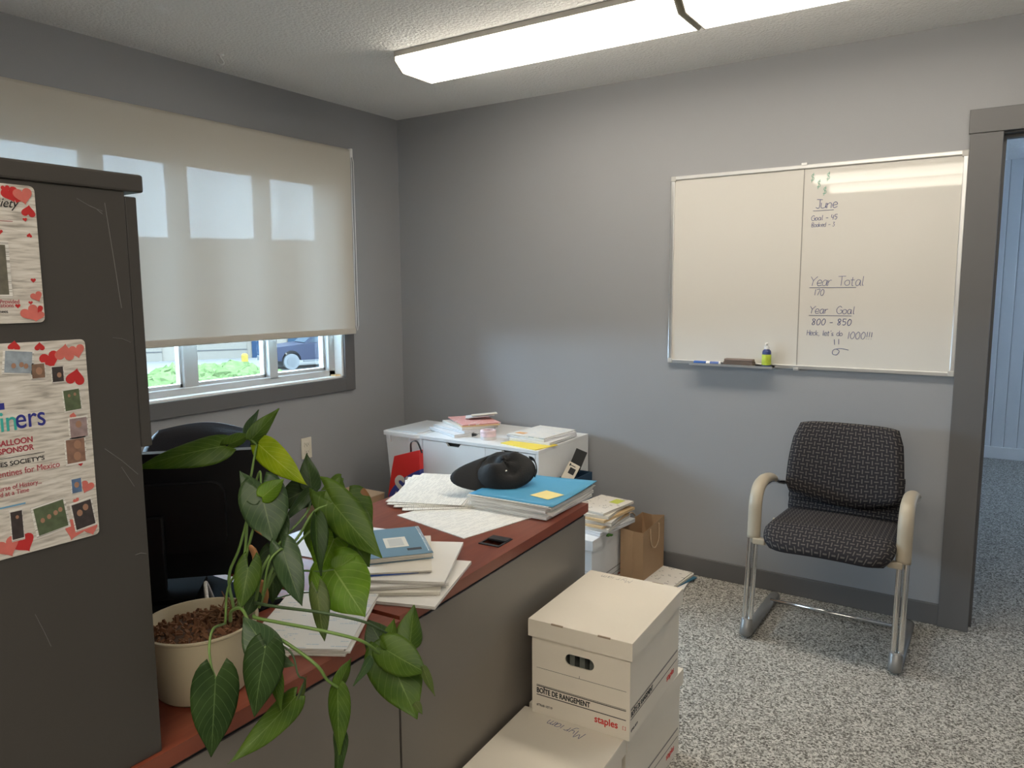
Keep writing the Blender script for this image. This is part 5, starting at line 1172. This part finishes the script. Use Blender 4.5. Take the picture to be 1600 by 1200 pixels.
gls = mat('tinted_glass', (0.0160, 0.0200, 0.0240), .3, spec=0.0)
for s_ in (-1, 1):
    bm = B(); prism(bm, [(-.80, 1.34), (-.70, 1.78), (-.12, 1.82), (-.12, 1.34)], 'y', s_*.785-.01, s_*.785+.01); prism(bm, [(-.04, 1.34), (-.04, 1.82), (.28, 1.84), (.86, 1.34)], 'y', s_*.785-.01, s_*.785+.01); link('side_window', bm, gls, tk)
    for cx in (1.85, -1.65):
        bm = B(); tube(bm, [(cx, s_*.74, .40), (cx, s_*.97, .40)], .40, 24); wh = link('wheel', bm, tyre, tk, autos=True)
        bm = B(); tube(bm, [(cx, s_*.95, .40), (cx, s_*.985, .40)], .24, 16); link('rim', bm, tm, wh, autos=True)
    link('running_board', box(-1.1, 1.25, min(s_*.93, s_*1.05), max(s_*.93, s_*1.05), .36, .44, .01), tm, tk)
    link('headlight', box(2.76, 2.83, min(s_*.62, s_*.93), max(s_*.62, s_*.93), .80, 1.02, .01), tm, tk)
link('grille', box(2.78, 2.86, -.55, .55, .70, 1.05, .01), tm, tk); link('bumper', box(2.78, 2.98, -.96, .96, .42, .66, .03), tm, tk)
link('windshield', (lambda b_: prism(b_, [(.345, 1.86), (.375, 1.88), (1.07, 1.33), (1.04, 1.31)], 'y', -.68, .68))(B()), gls, tk)
# shrubs
lfm = mat('pale_green_foliage', (.030, .041, .016), .7, spec=0.0, var=.55, scale=9, detail=5)
def shrub(x, y, r, h, label, sd_):
    rnd = random.Random(sd_); t = tag(empty('shrub', (x, y, GZ)), label, 'shrub', None)
    bm = B()
    for k in range(26):
        a = rnd.uniform(0, 6.28); q = r*math.sqrt(rnd.random())*.85; cx, cy = q*math.cos(a), q*math.sin(a); cz = h*(.35+.45*rnd.random())*(1-.25*(q/r)**2)
        mt_ = Matrix.Translation((cx, cy, cz)) @ Matrix.Diagonal((rnd.uniform(.45, .8), rnd.uniform(.45, .8), rnd.uniform(.30, .5), 1)); bmesh.ops.create_icosphere(bm, subdivisions=4, radius=1, matrix=mt_)
    from mathutils import noise
    for v in bm.verts:
        n_ = noise.noise_vector(v.co*3.2); n2_ = noise.noise_vector(v.co*9); v.co += n_*.12+n2_*.07+noise.noise_vector(v.co*26)*.07
    link('foliage', bm, lfm, t)
    bm = B()
    for k in range(6): a = k*1.05; tube(bm, [(0.1*math.cos(a), .1*math.sin(a), 0), (r*.5*math.cos(a), r*.5*math.sin(a), h*.55)], [.05, .02], 6)
    link('trunk', bm, mat('shrub_wood', (.12, .08, .05), .9), t)
for i, (px, D_, r, top, lb) in enumerate([(250, 17, 1.5, 556, 'leftmost pale green shrub outside the window'), (340, 20.5, 1.4, 563, 'middle pale green shrub outside the window'), (400, 23, 1.3, 578, 'rightmost low green shrub outside the window')]):
    p = dep(px, top, D_); shrub(p.x, p.y, r, (p.z-GZ), lb, 31+i)
